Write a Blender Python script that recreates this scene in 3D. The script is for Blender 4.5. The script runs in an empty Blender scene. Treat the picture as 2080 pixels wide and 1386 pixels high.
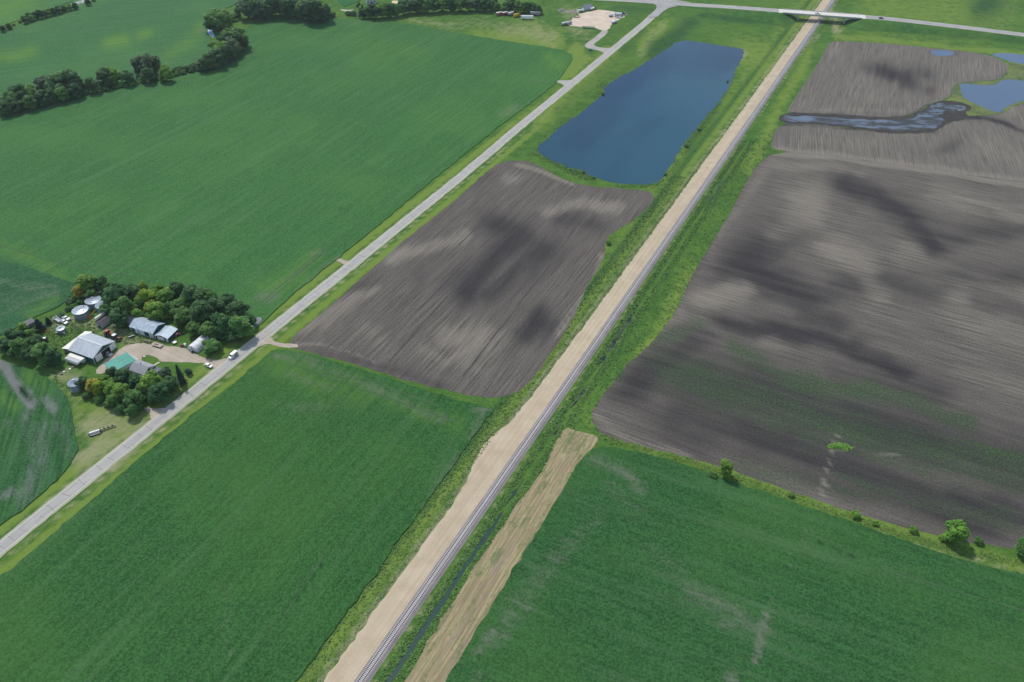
import bpy, math, random
import numpy as np
from mathutils import Vector, Matrix
from mathutils.geometry import delaunay_2d_cdt
random.seed(7); rng=np.random.default_rng(7)
R=math.radians
S=bpy.context.scene; COL=S.collection
# ---------------------------------------------------------------- camera
H=278.0; PITCH=39.7; FPX=1617.0
cd=bpy.data.cameras.new('camera'); cam=bpy.data.objects.new('camera',cd); COL.objects.link(cam)
cam.location=(0,0,H); cam.rotation_euler=(R(90-PITCH),0,0)
cd.sensor_width=36; cd.sensor_fit='HORIZONTAL'; cd.lens=36*FPX/2080; cd.clip_start=1; cd.clip_end=9000
S.camera=cam
# ---------------------------------------------------------------- light
SUN_AZ=-32; SUN_EL=52            # azimuth clockwise from +Y (sun is beyond and to the left)
w=bpy.data.worlds.new('World'); S.world=w; w.use_nodes=True
nt=w.node_tree; bg=nt.nodes['Background']
sky=nt.nodes.new('ShaderNodeTexSky'); sky.sky_type='NISHITA'; sky.sun_disc=False
sky.sun_elevation=R(SUN_EL); sky.sun_rotation=R(SUN_AZ); sky.air_density=1.0; sky.dust_density=0.6; sky.altitude=300
tc=nt.nodes.new('ShaderNodeTexCoord'); cn=nt.nodes.new('ShaderNodeTexNoise'); cn.inputs['Scale'].default_value=2.2; cn.inputs['Detail'].default_value=6
cr=nt.nodes.new('ShaderNodeValToRGB'); cr.color_ramp.elements[0].position=.46; cr.color_ramp.elements[1].position=.72
cm=nt.nodes.new('ShaderNodeMix'); cm.data_type='RGBA'; cm.inputs[7].default_value=(7.5,7.9,8.3,1)
ml=nt.nodes.new('ShaderNodeMath'); ml.operation='MULTIPLY'; ml.inputs[1].default_value=.55
nt.links.new(tc.outputs['Generated'],cn.inputs['Vector']); nt.links.new(cn.outputs['Fac'],cr.inputs['Fac'])
nt.links.new(cr.outputs['Color'],ml.inputs[0]); nt.links.new(ml.outputs[0],cm.inputs[0])
nt.links.new(sky.outputs[0],cm.inputs[6]); nt.links.new(cm.outputs[2],bg.inputs[0]); bg.inputs[1].default_value=0.135
sd=bpy.data.lights.new('sun','SUN'); sd.energy=2.7; sd.angle=R(4); sd.color=(1,.955,.88)
so=bpy.data.objects.new('sun',sd); COL.objects.link(so)
sv=Vector((math.sin(R(SUN_AZ))*math.cos(R(SUN_EL)),math.cos(R(SUN_AZ))*math.cos(R(SUN_EL)),math.sin(R(SUN_EL))))
so.rotation_euler=sv.to_track_quat('Z','Y').to_euler(); so.location=(-200,400,500)
S.view_settings.view_transform='Standard'; S.view_settings.look='None'; S.view_settings.exposure=0.2; S.view_settings.gamma=1
# ---------------------------------------------------------------- survey: photo pixel <-> ground
CP,SP=math.cos(R(PITCH)),math.sin(R(PITCH))
def G(x,y,z=0.0):
    u=x-1040; v=y-693; t=(H-z)/(FPX*SP+v*CP)
    return (u*t,(FPX*CP-v*SP)*t)
def PX(X,Y,Z=0.0):
    d=Y*CP+(H-Z)*SP
    return 1040+FPX*X/d, 693+FPX*((H-Z)*CP-Y*SP)/d
# ---------------------------------------------------------------- node materials
def new_mat(name):
    m=bpy.data.materials.new(name); m.use_nodes=True; n=m.node_tree; b=n.nodes['Principled BSDF']
    b.inputs['Specular IOR Level'].default_value=.25
    return m,n,b
class N:
    """tiny node helper"""
    def __init__(s,n): s.n=n; s.l=n.links
    def co(s,ang=0,sx=1,sy=1):
        t=s.n.nodes.new('ShaderNodeTexCoord'); m=s.n.nodes.new('ShaderNodeMapping'); m.vector_type='POINT'
        r=s.n.nodes.new('ShaderNodeVectorRotate'); r.rotation_type='Z_AXIS'; r.inputs['Angle'].default_value=-ang
        s.l.new(t.outputs['Object'],r.inputs['Vector']); s.l.new(r.outputs[0],m.inputs['Vector'])
        m.inputs['Scale'].default_value=(sx,sy,1); return m.outputs[0]
    def noise(s,vec,scale,detail=3,rough=.55):
        t=s.n.nodes.new('ShaderNodeTexNoise'); t.inputs['Scale'].default_value=scale; t.inputs['Detail'].default_value=detail
        t.inputs['Roughness'].default_value=rough; s.l.new(vec,t.inputs['Vector']); return t.outputs['Fac']
    def m(s,op,a,b=0.0,c=None,clamp=False):
        t=s.n.nodes.new('ShaderNodeMath'); t.operation=op; t.use_clamp=clamp
        for i,q in enumerate((a,b,c)):
            if q is None: continue
            if isinstance(q,(int,float)): t.inputs[i].default_value=q
            else: s.l.new(q,t.inputs[i])
        return t.outputs[0]
    def ramp(s,f,a,b):   # smooth 0..1 between a and b
        t=s.n.nodes.new('ShaderNodeMapRange'); t.interpolation_type='SMOOTHSTEP'
        t.inputs['From Min'].default_value=a; t.inputs['From Max'].default_value=b; s.l.new(f,t.inputs['Value']); return t.outputs[0]
    def mix(s,f,a,b):
        t=s.n.nodes.new('ShaderNodeMix'); t.data_type='RGBA'
        for i,q in ((0,f),(6,a),(7,b)):
            if isinstance(q,(int,float)): t.inputs[i].default_value=q
            elif isinstance(q,tuple): t.inputs[i].default_value=(*q,1)
            else: s.l.new(q,t.inputs[i])
        return t.outputs[2]
    def attr(s,name,out='Fac'):
        t=s.n.nodes.new('ShaderNodeAttribute'); t.attribute_name=name; return t.outputs[out]
    def bump(s,h,b,dist=.2,st=1.0):
        t=s.n.nodes.new('ShaderNodeBump'); t.inputs['Distance'].default_value=dist; t.inputs['Strength'].default_value=st
        s.l.new(h,t.inputs['Height']); s.l.new(t.outputs[0],b.inputs['Normal'])
MC={}
def paint(name,col,rough=.6,metal=0,var=.18,scale=1.5,spec=.3):
    if name in MC: return MC[name]
    m,n,b=new_mat(name); h=N(n)
    v=h.noise(h.co(),scale,4); c=tuple(max(0,k*(1-var)) for k in col); d=tuple(min(1,k*(1+var*.6)) for k in col)
    h.l.new(h.mix(h.ramp(v,.3,.7),c,d),b.inputs['Base Color']); b.inputs['Roughness'].default_value=rough
    b.inputs['Metallic'].default_value=metal; b.inputs['Specular IOR Level'].default_value=spec
    MC[name]=m; return m
def sheet(name,col,ang=0,axis_y=False,rough=.45,metal=.2,w_=.9):
    m,n,b=new_mat(name); h=N(n); v=h.noise(h.co(0,.25 if axis_y else 1.6,1.6 if axis_y else .12),1,3,.6); g=h.noise(h.co(),.5,3)
    c=h.mix(h.ramp(h.m('ADD',h.m('MULTIPLY',v,.7),h.m('MULTIPLY',g,.3)),.38,.62),tuple(k*.84 for k in col),tuple(min(1,k*1.08) for k in col))
    h.l.new(c,b.inputs['Base Color']); b.inputs['Roughness'].default_value=rough; b.inputs['Metallic'].default_value=metal; MC[name]=m; return m
def crop_mat(name,lo,hi,ang,pale=(.16,.17,.13),yel=(.12,.235,.03),streak=.3,gap=.9):
    m,n,b=new_mat(name); h=N(n); c0=h.co(); cr_=h.co(ang)
    cs=h.co(ang,.035,.75); cs2=h.co(ang,.012,.22)
    leaf=h.noise(c0,1.25,2,.6); leaf2=h.noise(c0,.5,2,.6); broad=h.noise(c0,.011,3); row=h.noise(cs,1.0,2); row2=h.noise(cs2,1.0,3)
    f=h.m('ADD',h.m('MULTIPLY',h.ramp(leaf,.36,.64),.5),h.m('MULTIPLY',h.ramp(leaf2,.3,.7),.10))
    f=h.m('ADD',f,h.m('MULTIPLY',h.ramp(row,.34,.66),.30*streak*2),clamp=True)
    col=h.mix(f,tuple(k*.6 for k in lo),tuple(k*1.15 for k in hi))
    g=h.m('MULTIPLY',h.ramp(broad,.42,.68),.25); col=h.mix(g,col,tuple(a*.55+b_*.45 for a,b_ in zip(hi,yel)))
    g=h.m('MULTIPLY',h.ramp(row2,.5,.75),.35); col=h.mix(g,col,tuple(a*.75+p*.3 for a,p in zip(hi,pale)))
    ye=h.m('MULTIPLY',h.attr('yel'),h.ramp(h.noise(cs2,2.0,3),.25,.6)); col=h.mix(h.m('MULTIPLY',ye,.8,clamp=True),col,yel)
    thr=h.m('ADD',h.attr('pale'),h.m('MULTIPLY',h.m('SUBTRACT',h.noise(h.co(ang,.06,.5),1,4,.65),.5),1.5))
    thr=h.m('ADD',thr,h.m('MULTIPLY',h.m('SUBTRACT',leaf,.5),.7))
    pf=h.m('MULTIPLY',h.m('MULTIPLY',h.ramp(thr,.05,1.25),.72),h.ramp(h.attr('pale'),.02,.3)); col=h.mix(pf,col,h.mix(leaf2,tuple(p*.7 for p in pale),tuple(p*1.25 for p in pale)))
    dk=h.m('MULTIPLY',h.ramp(h.attr('dark'),.05,1),h.ramp(h.m('ADD',leaf2,row),.7,1.1)); col=h.mix(dk,col,tuple(k*.45 for k in lo))
    h.l.new(col,b.inputs['Base Color']); b.inputs['Roughness'].default_value=.85; b.inputs['Specular IOR Level'].default_value=.04
    h.bump(h.m('ADD',leaf,h.m('MULTIPLY',leaf2,.6)),b,.15,.5); return m
def soil_mat(name,ang,base=(.185,.165,.148)):
    m,n,b=new_mat(name); h=N(n); c0=h.co()
    fine=h.noise(c0,.9,3,.7); broad=h.noise(c0,.018,4,.6); st=h.noise(h.co(ang,.05,.8),1,4,.7); st2=h.noise(h.co(ang,.012,.16),1,3); rows=h.noise(h.co(ang,.025,1.0),1,3,.6)
    f=h.m('ADD',h.m('MULTIPLY',fine,.35),h.m('ADD',h.m('MULTIPLY',st,.4),h.m('MULTIPLY',rows,.5)))
    f=h.ramp(f,.46,.80)
    col=h.mix(f,tuple(k*.55 for k in base),tuple(k*1.35 for k in base))
    dn=h.m('ADD',h.m('ADD',h.attr('dark'),h.m('MULTIPLY',h.m('SUBTRACT',st2,.5),1.3)),h.m('ADD',h.m('MULTIPLY',h.m('SUBTRACT',st,.5),1.5),h.m('MULTIPLY',h.m('SUBTRACT',rows,.5),1.5)))
    dn=h.m('ADD',dn,h.m('MULTIPLY',h.m('SUBTRACT',broad,.5),.9))
    col=h.mix(h.m('MULTIPLY',h.ramp(dn,-.15,1.35),.95),col,h.mix(f,(.020,.019,.022),(.056,.050,.050)))
    pn=h.m('ADD',h.attr('pale'),h.m('MULTIPLY',h.m('SUBTRACT',h.m('ADD',h.m('MULTIPLY',st2,.5),h.m('MULTIPLY',broad,.5)),.5),1.1))
    pn=h.m('ADD',pn,h.m('MULTIPLY',h.m('SUBTRACT',rows,.5),1.2))
    col=h.mix(h.m('MULTIPLY',h.ramp(h.m('SUBTRACT',pn,h.m('MULTIPLY',h.attr('dark'),.45)),.05,1.0),.85),col,h.mix(f,(.165,.146,.118),(.265,.237,.192)))
    gn=h.m('ADD',h.attr('green'),h.m('MULTIPLY',h.m('SUBTRACT',h.noise(h.co(ang,.03,.28),1,5,.72),.5),1.25))
    gf=h.m('MULTIPLY',h.ramp(gn,.3,1.0),h.ramp(h.attr('green'),.02,.3)); col=h.mix(h.m('MULTIPLY',gf,.75),col,h.mix(h.ramp(fine,.4,.7),(.034,.058,.034),(.075,.145,.040)))
    h.l.new(col,b.inputs['Base Color']); b.inputs['Roughness'].default_value=.95; b.inputs['Specular IOR Level'].default_value=.05
    h.bump(h.m('ADD',fine,rows),b,.25,.6); return m
def grass_mat(name,lo=(.040,.105,.020),hi=(.092,.190,.035),mown=False):
    m,n,b=new_mat(name); h=N(n); c0=h.co()
    f1=h.noise(c0,.8,3,.65); f2=h.noise(c0,.13,4,.6); f3=h.noise(c0,.02,3); f4=h.noise(h.co(R(62),.04,.35),1,4,.6)
    f=h.m('ADD',h.m('MULTIPLY',f1,.5),h.m('MULTIPLY',f2,.5)); col=h.mix(h.ramp(f,.34,.66),lo,hi)
    col=h.mix(h.m('MULTIPLY',h.ramp(f3,.4,.7),.4),col,(.13,.22,.035))
    y=h.m('ADD',h.attr('yel'),h.m('MULTIPLY',h.m('SUBTRACT',f2,.5),1.2)); col=h.mix(h.m('MULTIPLY',h.ramp(y,.05,.75),h.ramp(h.attr('yel'),.02,.2)),col,h.mix(f1,(.115,.195,.028),(.19,.265,.055)))
    y=h.m('ADD',h.attr('pale'),h.m('MULTIPLY',h.m('SUBTRACT',h.m('ADD',h.m('MULTIPLY',f4,.6),h.m('MULTIPLY',f2,.4)),.5),2.0)); col=h.mix(h.m('MULTIPLY',h.ramp(y,.2,1.0),h.ramp(h.attr('pale'),.02,.2)),col,h.mix(f1,(.17,.20,.085),(.36,.34,.19)))
    y=h.m('ADD',h.attr('dark'),h.m('MULTIPLY',h.m('SUBTRACT',f2,.5),1.4)); col=h.mix(h.m('MULTIPLY',h.ramp(y,.2,1.0),h.ramp(h.attr('dark'),.02,.2)),col,(.03,.085,.028))
    h.l.new(col,b.inputs['Base Color']); b.inputs['Roughness'].default_value=.9; b.inputs['Specular IOR Level'].default_value=.04
    h.bump(h.m('ADD',f1,f2),b,.2 if mown else .5,.8); return m
def water_mat(name,body,rough=.06,mud=None,spec=.5,sheen=None):
    m,n,b=new_mat(name); h=N(n); col=body
    r1=h.noise(h.co(R(20),.6,2.2),1.2,3); big=h.noise(h.co(R(62),.0035,.010),1.0,4,.5)
    c=h.mix(h.ramp(big,.36,.60),body,sheen or tuple(k*1.5 for k in body))  # sheen paints broad sky-reflection patches into the base colour
    if mud:
        st=h.noise(h.co(R(-8),.05,.16),1,6,.75); f=h.ramp(st,.42,.53); c=h.mix(f,c,mud); rr=h.m('ADD',h.m('MULTIPLY',f,.5),rough)
        h.l.new(rr,b.inputs['Roughness'])
    else: b.inputs['Roughness'].default_value=rough
    h.l.new(c,b.inputs['Base Color']); b.inputs['Specular IOR Level'].default_value=spec; b.inputs['IOR'].default_value=1.33
    h.bump(r1,b,.03,.5); return m
def gravel_mat(name,a,b_,ang=0,rut=.25,bumpd=.05):
    m,n,b=new_mat(name); h=N(n); c0=h.co(); f=h.noise(c0,2.2,4,.7); g=h.noise(c0,.12,3); s=h.noise(h.co(ang,.008,.75),1,4,.6)
    col=h.mix(h.ramp(h.m('ADD',h.m('MULTIPLY',f,.5),h.m('MULTIPLY',g,.5)),.35,.65),a,b_)
    col=h.mix(h.m('MULTIPLY',h.ramp(s,.45,.7),rut),col,tuple(k*.78 for k in a)); col=h.mix(h.m('MULTIPLY',h.ramp(s,.5,.3),rut*.7),col,tuple(min(1,k*1.2) for k in b_))
    h.l.new(col,b.inputs['Base Color']); b.inputs['Roughness'].default_value=.95; b.inputs['Specular IOR Level'].default_value=.1; h.bump(f,b,bumpd,.5); return m
# ---------------------------------------------------------------- mesh helpers
def link(name,verts,faces,mat,parent=None,smooth=False):
    me=bpy.data.meshes.new(name); me.from_pydata([tuple(v) for v in verts],[],faces); me.update()
    if mat: me.materials.append(mat)
    if smooth:
        for p in me.polygons: p.use_smooth=True
    o=bpy.data.objects.new(name,me); COL.objects.link(o); o.parent=parent; return o
def tag(o,label=None,cat=None,group=None,kind=None):
    if label: o['label']=label
    if cat: o['category']=cat
    if group: o['group']=group
    if kind: o['kind']=kind
    return o
def thing(name,label,cat,loc=(0,0,0),rz=0,group=None):
    o=bpy.data.objects.new(name,None); COL.objects.link(o); o.location=loc; o.rotation_euler=(0,0,rz); o.empty_display_size=1
    return tag(o,label,cat,group)
def dup(root,loc,rz=None,label=None,scale=None):
    r=root.copy(); COL.objects.link(r); r.location=loc
    if rz is not None: r.rotation_euler=(0,0,rz)
    if scale: r.scale=scale
    if label: r['label']=label
    for ch in list(root.children):
        c=ch.copy(); COL.objects.link(c); c.parent=r
        for g in ch.children:
            d=g.copy(); COL.objects.link(d); d.parent=c
    return r
class MB:
    def __init__(s): s.v=[]; s.f=[]
    def add(s,v,f):
        n=len(s.v); s.v+=list(v); s.f+=[tuple(i+n for i in q) for q in f]; return s
    def box(s,x0,x1,y0,y1,z0,z1,tx=0,ty=0):   # tx,ty taper of the top
        return s.add([(x0,y0,z0),(x1,y0,z0),(x1,y1,z0),(x0,y1,z0),(x0+tx,y0+ty,z1),(x1-tx,y0+ty,z1),(x1-tx,y1-ty,z1),(x0+tx,y1-ty,z1)],
                     [(3,2,1,0),(4,5,6,7),(0,1,5,4),(1,2,6,5),(2,3,7,6),(3,0,4,7)])
    def prism(s,pr,y0,y1):   # profile in x,z extruded along y
        n=len(pr); v=[(x,y0,z) for x,z in pr]+[(x,y1,z) for x,z in pr]
        return s.add(v,[tuple(range(n)),tuple(range(2*n-1,n-1,-1))]+[(i,i+n,(i+1)%n+n,(i+1)%n) for i in range(n)])
    def cyl(s,p,q,r0,r1=None,n=12,cap=True):
        p=Vector(p); q=Vector(q); r1=r0 if r1 is None else r1; d=(q-p).normalized(); a=d.orthogonal().normalized(); b=d.cross(a); v=[]
        for P_,r in ((p,r0),(q,r1)):
            for i in range(n):
                t=2*math.pi*i/n; v.append(tuple(P_+a*math.cos(t)*r+b*math.sin(t)*r))
        f=[(i,(i+1)%n,(i+1)%n+n,i+n) for i in range(n)]
        if cap: f+=[tuple(range(n-1,-1,-1)),tuple(range(n,2*n))]
        return s.add(v,f)
    def lathe(s,pr,n=28,cx=0,cy=0):   # profile r,z
        v=[]
        for r,z in pr:
            for i in range(n):
                t=2*math.pi*i/n; v.append((cx+r*math.cos(t),cy+r*math.sin(t),z))
        f=[]
        for k in range(len(pr)-1):
            for i in range(n): j=(i+1)%n; f.append((k*n+i,k*n+j,(k+1)*n+j,(k+1)*n+i))
        return s.add(v,f)
    def slab(s,p,t):   # polygon (3d pts) thickened downwards
        n=len(p); v=list(p)+[(x,y,z-t) for x,y,z in p]
        return s.add(v,[tuple(range(n)),tuple(range(2*n-1,n-1,-1))]+[(i,i+n,(i+1)%n+n,(i+1)%n) for i in range(n)])
    def build(s,name,mat,parent=None,smooth=False): return link(name,s.v,s.f,mat,parent,smooth)
# ---------------------------------------------------------------- polygons and painted attributes
def chaikin(p,it=2,closed=True):
    p=[np.array(q,float) for q in p]
    for _ in range(it):
        o=[]; n=len(p)
        for i in range(n if closed else n-1):
            a,b=p[i],p[(i+1)%n]; o+=[a*.75+b*.25,a*.25+b*.75]
        if not closed: o=[p[0]]+o+[p[-1]]
        p=o
    return p
def ground_poly(px,it=2,step=3.0,jit=.35,seed=0,z=0):
    p=[np.array(G(x,y,z)) for x,y in px]
    p=chaikin(p,it) if it else p
    r=np.random.default_rng(seed+len(px)); o=[]
    for i in range(len(p)):
        a,b=p[i],p[(i+1)%len(p)]; L=np.linalg.norm(b-a)
        if L<.05: continue
        k=max(1,int(L/step)); nn=np.array([b[1]-a[1],a[0]-b[0]])/L
        for j in range(k): o.append(a+(b-a)*j/k+nn*r.normal(0,jit))
    return np.array(o)
def inside(P,poly):
    x,y=P[:,0],P[:,1]; r=np.zeros(len(P),bool); n=len(poly)
    for i in range(n):
        x0,y0=poly[i]; x1,y1=poly[(i+1)%n]
        if y0==y1: continue
        c=((y0>y)!=(y1>y)); r^=c&(x<(x1-x0)*(y-y0)/(y1-y0)+x0)
    return r
def brush(px,py,brs,ys=1.0):
    v=np.zeros(len(px)); a=px*1.0; b=py*1.0
    for fx,fy,A,ph in ((.031,.023,9,.3),(.017,-.041,8,1.7),(.071,.052,4,2.9),(-.093,.11,2.2,.9),(.19,.15,1.2,4.1)):
        px=px+A*np.sin(a*fx+b*fy+ph)*.7; py=py+A*.6*np.sin(a*fy*1.3-b*fx*1.1+ph*2)*.7
    wx,wy=px-a,py-b
    for pts,rad,amp in brs:
        k=min(1.0,rad/22.0)**1.3; px=a+wx*k; py=b+wy*k
        d2=np.full(len(px),1e12)
        if len(pts)==1: pts=[pts[0],(pts[0][0]+.01,pts[0][1])]
        for (ax,ay),(bx,by) in zip(pts[:-1],pts[1:]):
            dx,dy=bx-ax,(by-ay)*ys; L=dx*dx+dy*dy+1e-9
            t=np.clip(((px-ax)*dx+(py-ay)*ys*dy)/L,0,1); ex=px-ax-t*dx; ey=(py-ay)*ys-t*dy; d2=np.minimum(d2,ex*ex+ey*ey)
        v=np.maximum(v,amp*np.exp(-d2/(rad*rad)))
    return v
def setattr_(me,name,val):
    a=me.attributes.new(name,'FLOAT','POINT'); a.data.foreach_set('value',np.asarray(val,np.float32))
def field(name,px,z,step,mat,brs={},side=0,it=2,jit=.35,ys=1.0,seed=0,raw=None):
    poly=raw if raw is not None else ground_poly(px,it,3.0,jit,seed)
    lo,hi=poly.min(0),poly.max(0); xs=np.arange(lo[0],hi[0],step); ysv=np.arange(lo[1],hi[1],step)
    g=np.stack(np.meshgrid(xs,ysv),-1).reshape(-1,2); g=g[inside(g,poly)]; n=len(poly)
    verts=[Vector(q) for q in poly]+[Vector(q) for q in g]
    v,e,f,_,_,_=delaunay_2d_cdt(verts,[(i,(i+1)%n) for i in range(n)],[],1,1e-4)
    V=np.array([[q.x,q.y] for q in v]); top=[(q[0],q[1],z) for q in V]; faces=[tuple(q) for q in f]
    if side:
        k=len(top); top+=[(q[0],q[1],z-side) for q in poly]
        idx=[int(np.argmin(((V-q)**2).sum(1))) for q in poly]
        faces+=[(idx[i],k+i,k+(i+1)%n,idx[(i+1)%n]) for i in range(n) if idx[i]!=idx[(i+1)%n]]
    o=link(name,top,faces,mat); me=o.data
    a=np.array(top); px_,py_=PX(a[:,0],a[:,1],a[:,2])
    for at in ('yel','pale','dark','green'):
        if at in brs: bb=[(a_,b_*1.22,min(c_,1.05)) if at=='dark' and b_>12 else (a_,b_,c_) for a_,b_,c_ in brs[at]]; setattr_(me,at,brush(px_,py_,bb,ys))
    tag(o,kind='structure'); POLYS.append(poly); return o
POLYS=[]
# road and rail axes
RD0=np.array([-200.109,223.513]); RDD=np.array([.47880,.87792]); RDN=np.array([.87792,-.47880])
RL0=np.array([-54.67,142.27]); RLD=np.array([.46475,.88544]); RLN=np.array([.88544,-.46475])
AROW=math.atan2(RLD[1],RLD[0])
def rail_pt(s,d,z=0): q=RL0+RLD*s+RLN*d; return (q[0],q[1],z)
# ---------------------------------------------------------------- base ground: one sheet to the horizon
def axis(lo,hi,st,far):
    a=list(np.arange(lo,hi,st)); s=st; x=a[0]; L=[]
    while x>-far: s*=1.35; x-=s; L.append(x)
    s=st; x=a[-1]; Rr=[]
    while x<far: s*=1.35; x+=s; Rr.append(x)
    return np.array(L[::-1]+a+Rr)
gx=axis(-620,640,3.5,6000); gy=axis(100,1080,3.5,6000)
XX,YY=np.meshgrid(gx,gy); GV=np.stack([XX.ravel(),YY.ravel()],-1); nx,ny=len(gx),len(gy)
dR=(GV-RD0)@RDN; dL=(GV-RL0)@RLN
ZZ=np.zeros(len(GV))
faces=[(j*nx+i,j*nx+i+1,(j+1)*nx+i+1,(j+1)*nx+i) for j in range(ny-1) for i in range(nx-1)]
gnd=link('ground',np.column_stack([GV,ZZ]).tolist(),faces,grass_mat('grass_verge'),smooth=True)
vis=(GV[:,1]>60); pxg,pyg=np.where(vis,1.,0),np.zeros(len(GV)); q=PX(GV[:,0],np.maximum(GV[:,1],1)); pxg,pyg=q
def band(d,c,w_,a): return a*np.exp(-((d-c)/w_)**2)
low=1/(1+np.exp((GV[:,1]-640)/25))
yel=np.maximum.reduce([band(dR,-9,3.2,1.0)*low,band(dR,11.3,2.6,.95)*low,band(dL,-18.5,4,.65),band(dL,-30,9,.35)*(GV[:,1]>300),
  brush(pxg,pyg,[([(1150,120),(1175,105),(1150,150)],14,1),([(1190,120),(1160,150)],10,.9),([(1240,105),(1160,190),(1100,245)],18,.75),([(1310,90),(1340,60)],22,.7),([(1500,105),(1560,120)],40,.6),([(1640,110),(1560,260),(1520,340)],14,.6),([(1700,74),(1900,92),(2080,112)],8,.6),
   ([(1400,560),(1330,700),(1220,850)],24,.6),([(1250,890),(1450,945),(1700,1035),(2080,1150)],12,.7),([(1120,85),(980,80),(1080,70)],25,.7),([(1780,20),(2000,30)],60,.5),([(180,830),(260,850),(220,900)],40,.55),([(2060,140)],25,1)])])
pale=np.maximum.reduce([band(dR,6.4,1.2,.9)*low,band(dR,-4.6,1.2,.6)*low,band(dL,-13.5,1.8,.8)*(1-band(dL,-13.5,1.8,.0)),band(dL,4.6,1.0,.75),
  brush(pxg,pyg,[([(1030,55),(1060,62),(1110,75)],22,.6),([(900,55),(980,48),(1080,50)],18,.42),([(840,42),(930,52)],10,.5),([(1195,70),(1160,60)],22,.55),([(1150,25),(1170,30)],22,.6),([(1345,50),(1300,110)],14,.5),([(1500,1000),(1700,1060),(1900,1120),(2080,1160)],9,.6),([(250,860),(190,870),(230,900),(170,930)],45,.72),([(150,830),(140,790)],22,.5),([(400,760),(340,810)],30,.35),([(170,940),(180,900)],18,.5),([(120,760),(150,760)],20,.5),([(120,655),(200,662),(262,690)],17,.8),([(250,690),(330,702)],12,.8),([(110,760),(140,765)],18,.7),([(1700,60),(1680,10)],12,.8),([(1660,75),(1640,90)],10,.6),([(2040,20)],60,.3),([(1490,125),(1510,110)],10,.7)])])
dark=np.maximum.reduce([band(dL,-23,3,.7),band(dL,7,2.0,.5),band(dR,-6.3,.8,.6)*low,
  brush(pxg,pyg,[([(1400,45),(1370,80),(1330,100)],26,.8),([(1420,30),(1600,50)],10,.8),([(1740,50),(2080,85)],10,.7),([(1300,70),(1230,130),(1130,230)],14,.5),([(1480,160),(1400,300)],16,.7),([(430,690),(500,690)],18,.5),([(330,800),(400,770)],20,.3),([(2000,5)],50,.9),([(1250,15),(1330,22)],14,.6)])])  # strokes beside the farm groves paint tree shadow onto the grass
for nme,val in (('yel',yel),('pale',pale),('dark',dark)): setattr_(gnd.data,nme,val)
tag(gnd,kind='structure')
# ---------------------------------------------------------------- crop and tilled fields
GLO=(.022,.095,.030); GHI=(.062,.185,.066)
F1=[(0,238),(100,210),(200,192),(300,168),(400,146),(450,126),(482,104),(499,80),(500,60),(515,44),(560,37),(700,39),(800,44),(900,62),(1000,80),(1160,104),(1164,122),(1150,142),(1132,166),(1120,178),(1000,268),(855,385),(745,478),(702,512),(668,540),(590,602),(542,648),(516,672),(498,668),(470,655),(400,628),(330,606),(260,592),(205,580),(160,574),(150,577),(70,548),(0,528),(-700,440),(-900,500)]
crop1=field('crop_field',F1,.45,4,crop_mat('crop_big',(.042,.138,.036),(.068,.190,.056),AROW),
 {'yel':[([(640,520),(590,560),(530,590)],16,.55),([(120,560),(60,520),(0,500)],14,.5),([(730,85),(830,110)],30,.25),([(1110,110),(1140,130)],14,.6),([(560,600),(620,560)],14,.5),([(1030,225)],22,.5)],
  'pale':[([(1022,232),(1050,215)],9,.75),([(630,516),(660,512)],8,.7),([(560,580),(640,525)],6,.6),([(540,612),(525,605),(560,600)],12,.8),([(430,125),(500,115)],8,.35),([(0,515),(120,550)],5,.4),([(685,420)],3,.7),([(1080,163),(1110,166)],4,.6),([(600,592),(690,522)],3,.7),([(620,545),(560,590)],3,.6),([(0,470),(150,540)],4,.3)],
  'dark':[([(690,422)],5,1.),([(745,480),(600,600)],2.5,.8),([(80,165)],4,.6)]},side=.3,ys=1.2)  # dark stroke on the road side paints the crop edge shadow
F2=[(0,222),(60,200),(100,190),(150,184),(200,177),(260,167),(330,150),(400,134),(445,108),(436,90),(418,72),(422,35),(480,8),(560,-10),(700,-12),(720,-20),(560,-90),(200,-90),(170,0),(60,42),(0,68),(-700,250),(-700,420)]
field('crop_field',F2,.45,5,crop_mat('crop_far',(.044,.142,.044),(.070,.190,.064),R(20)),
 {'yel':[([(225,88),(250,82)],12,1.1),([(300,66),(285,72)],9,1.),([(0,118),(60,102)],14,.8),([(350,115),(400,72)],14,.6),([(410,50),(400,70)],10,.8),([(120,15),(60,30)],20,.5)],'pale':[([(400,66),(420,60)],5,.6)]},side=.3)
F2b=[(-10,62),(40,40),(100,22),(170,-8),(200,-60),(-300,-40),(-500,120),(-300,130)]
field('crop_field',F2b,.4,6,crop_mat('crop_hill',(.035,.13,.04),(.085,.22,.07),R(20)),{'yel':[([(60,5),(20,20)],30,.8)]},side=.4)
F9=[(680,-2),(700,15),(735,0),(760,-20),(650,-40),(600,-40)]
field('crop_field',F9,.4,6,crop_mat('crop_top',(.02,.11,.035),(.05,.18,.06),R(20)),{},side=.4,it=0)
F3=[(1330,395),(1322,418),(1292,444),(1258,466),(1236,478),(1227,497),(1231,512),(1215,545),(1195,578),(1165,648),(1130,702),(1095,755),(1062,790),(1030,806),(990,809),(940,801),(850,780),(760,752),(650,722),(592,708),(588,694),(603,679),(649,639),(718,580),(787,519),(831,479),(920,412),(985,352),(1010,333),(1040,325),(1080,329),(1110,346),(1145,366),(1195,378),(1260,384),(1310,387)]
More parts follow.
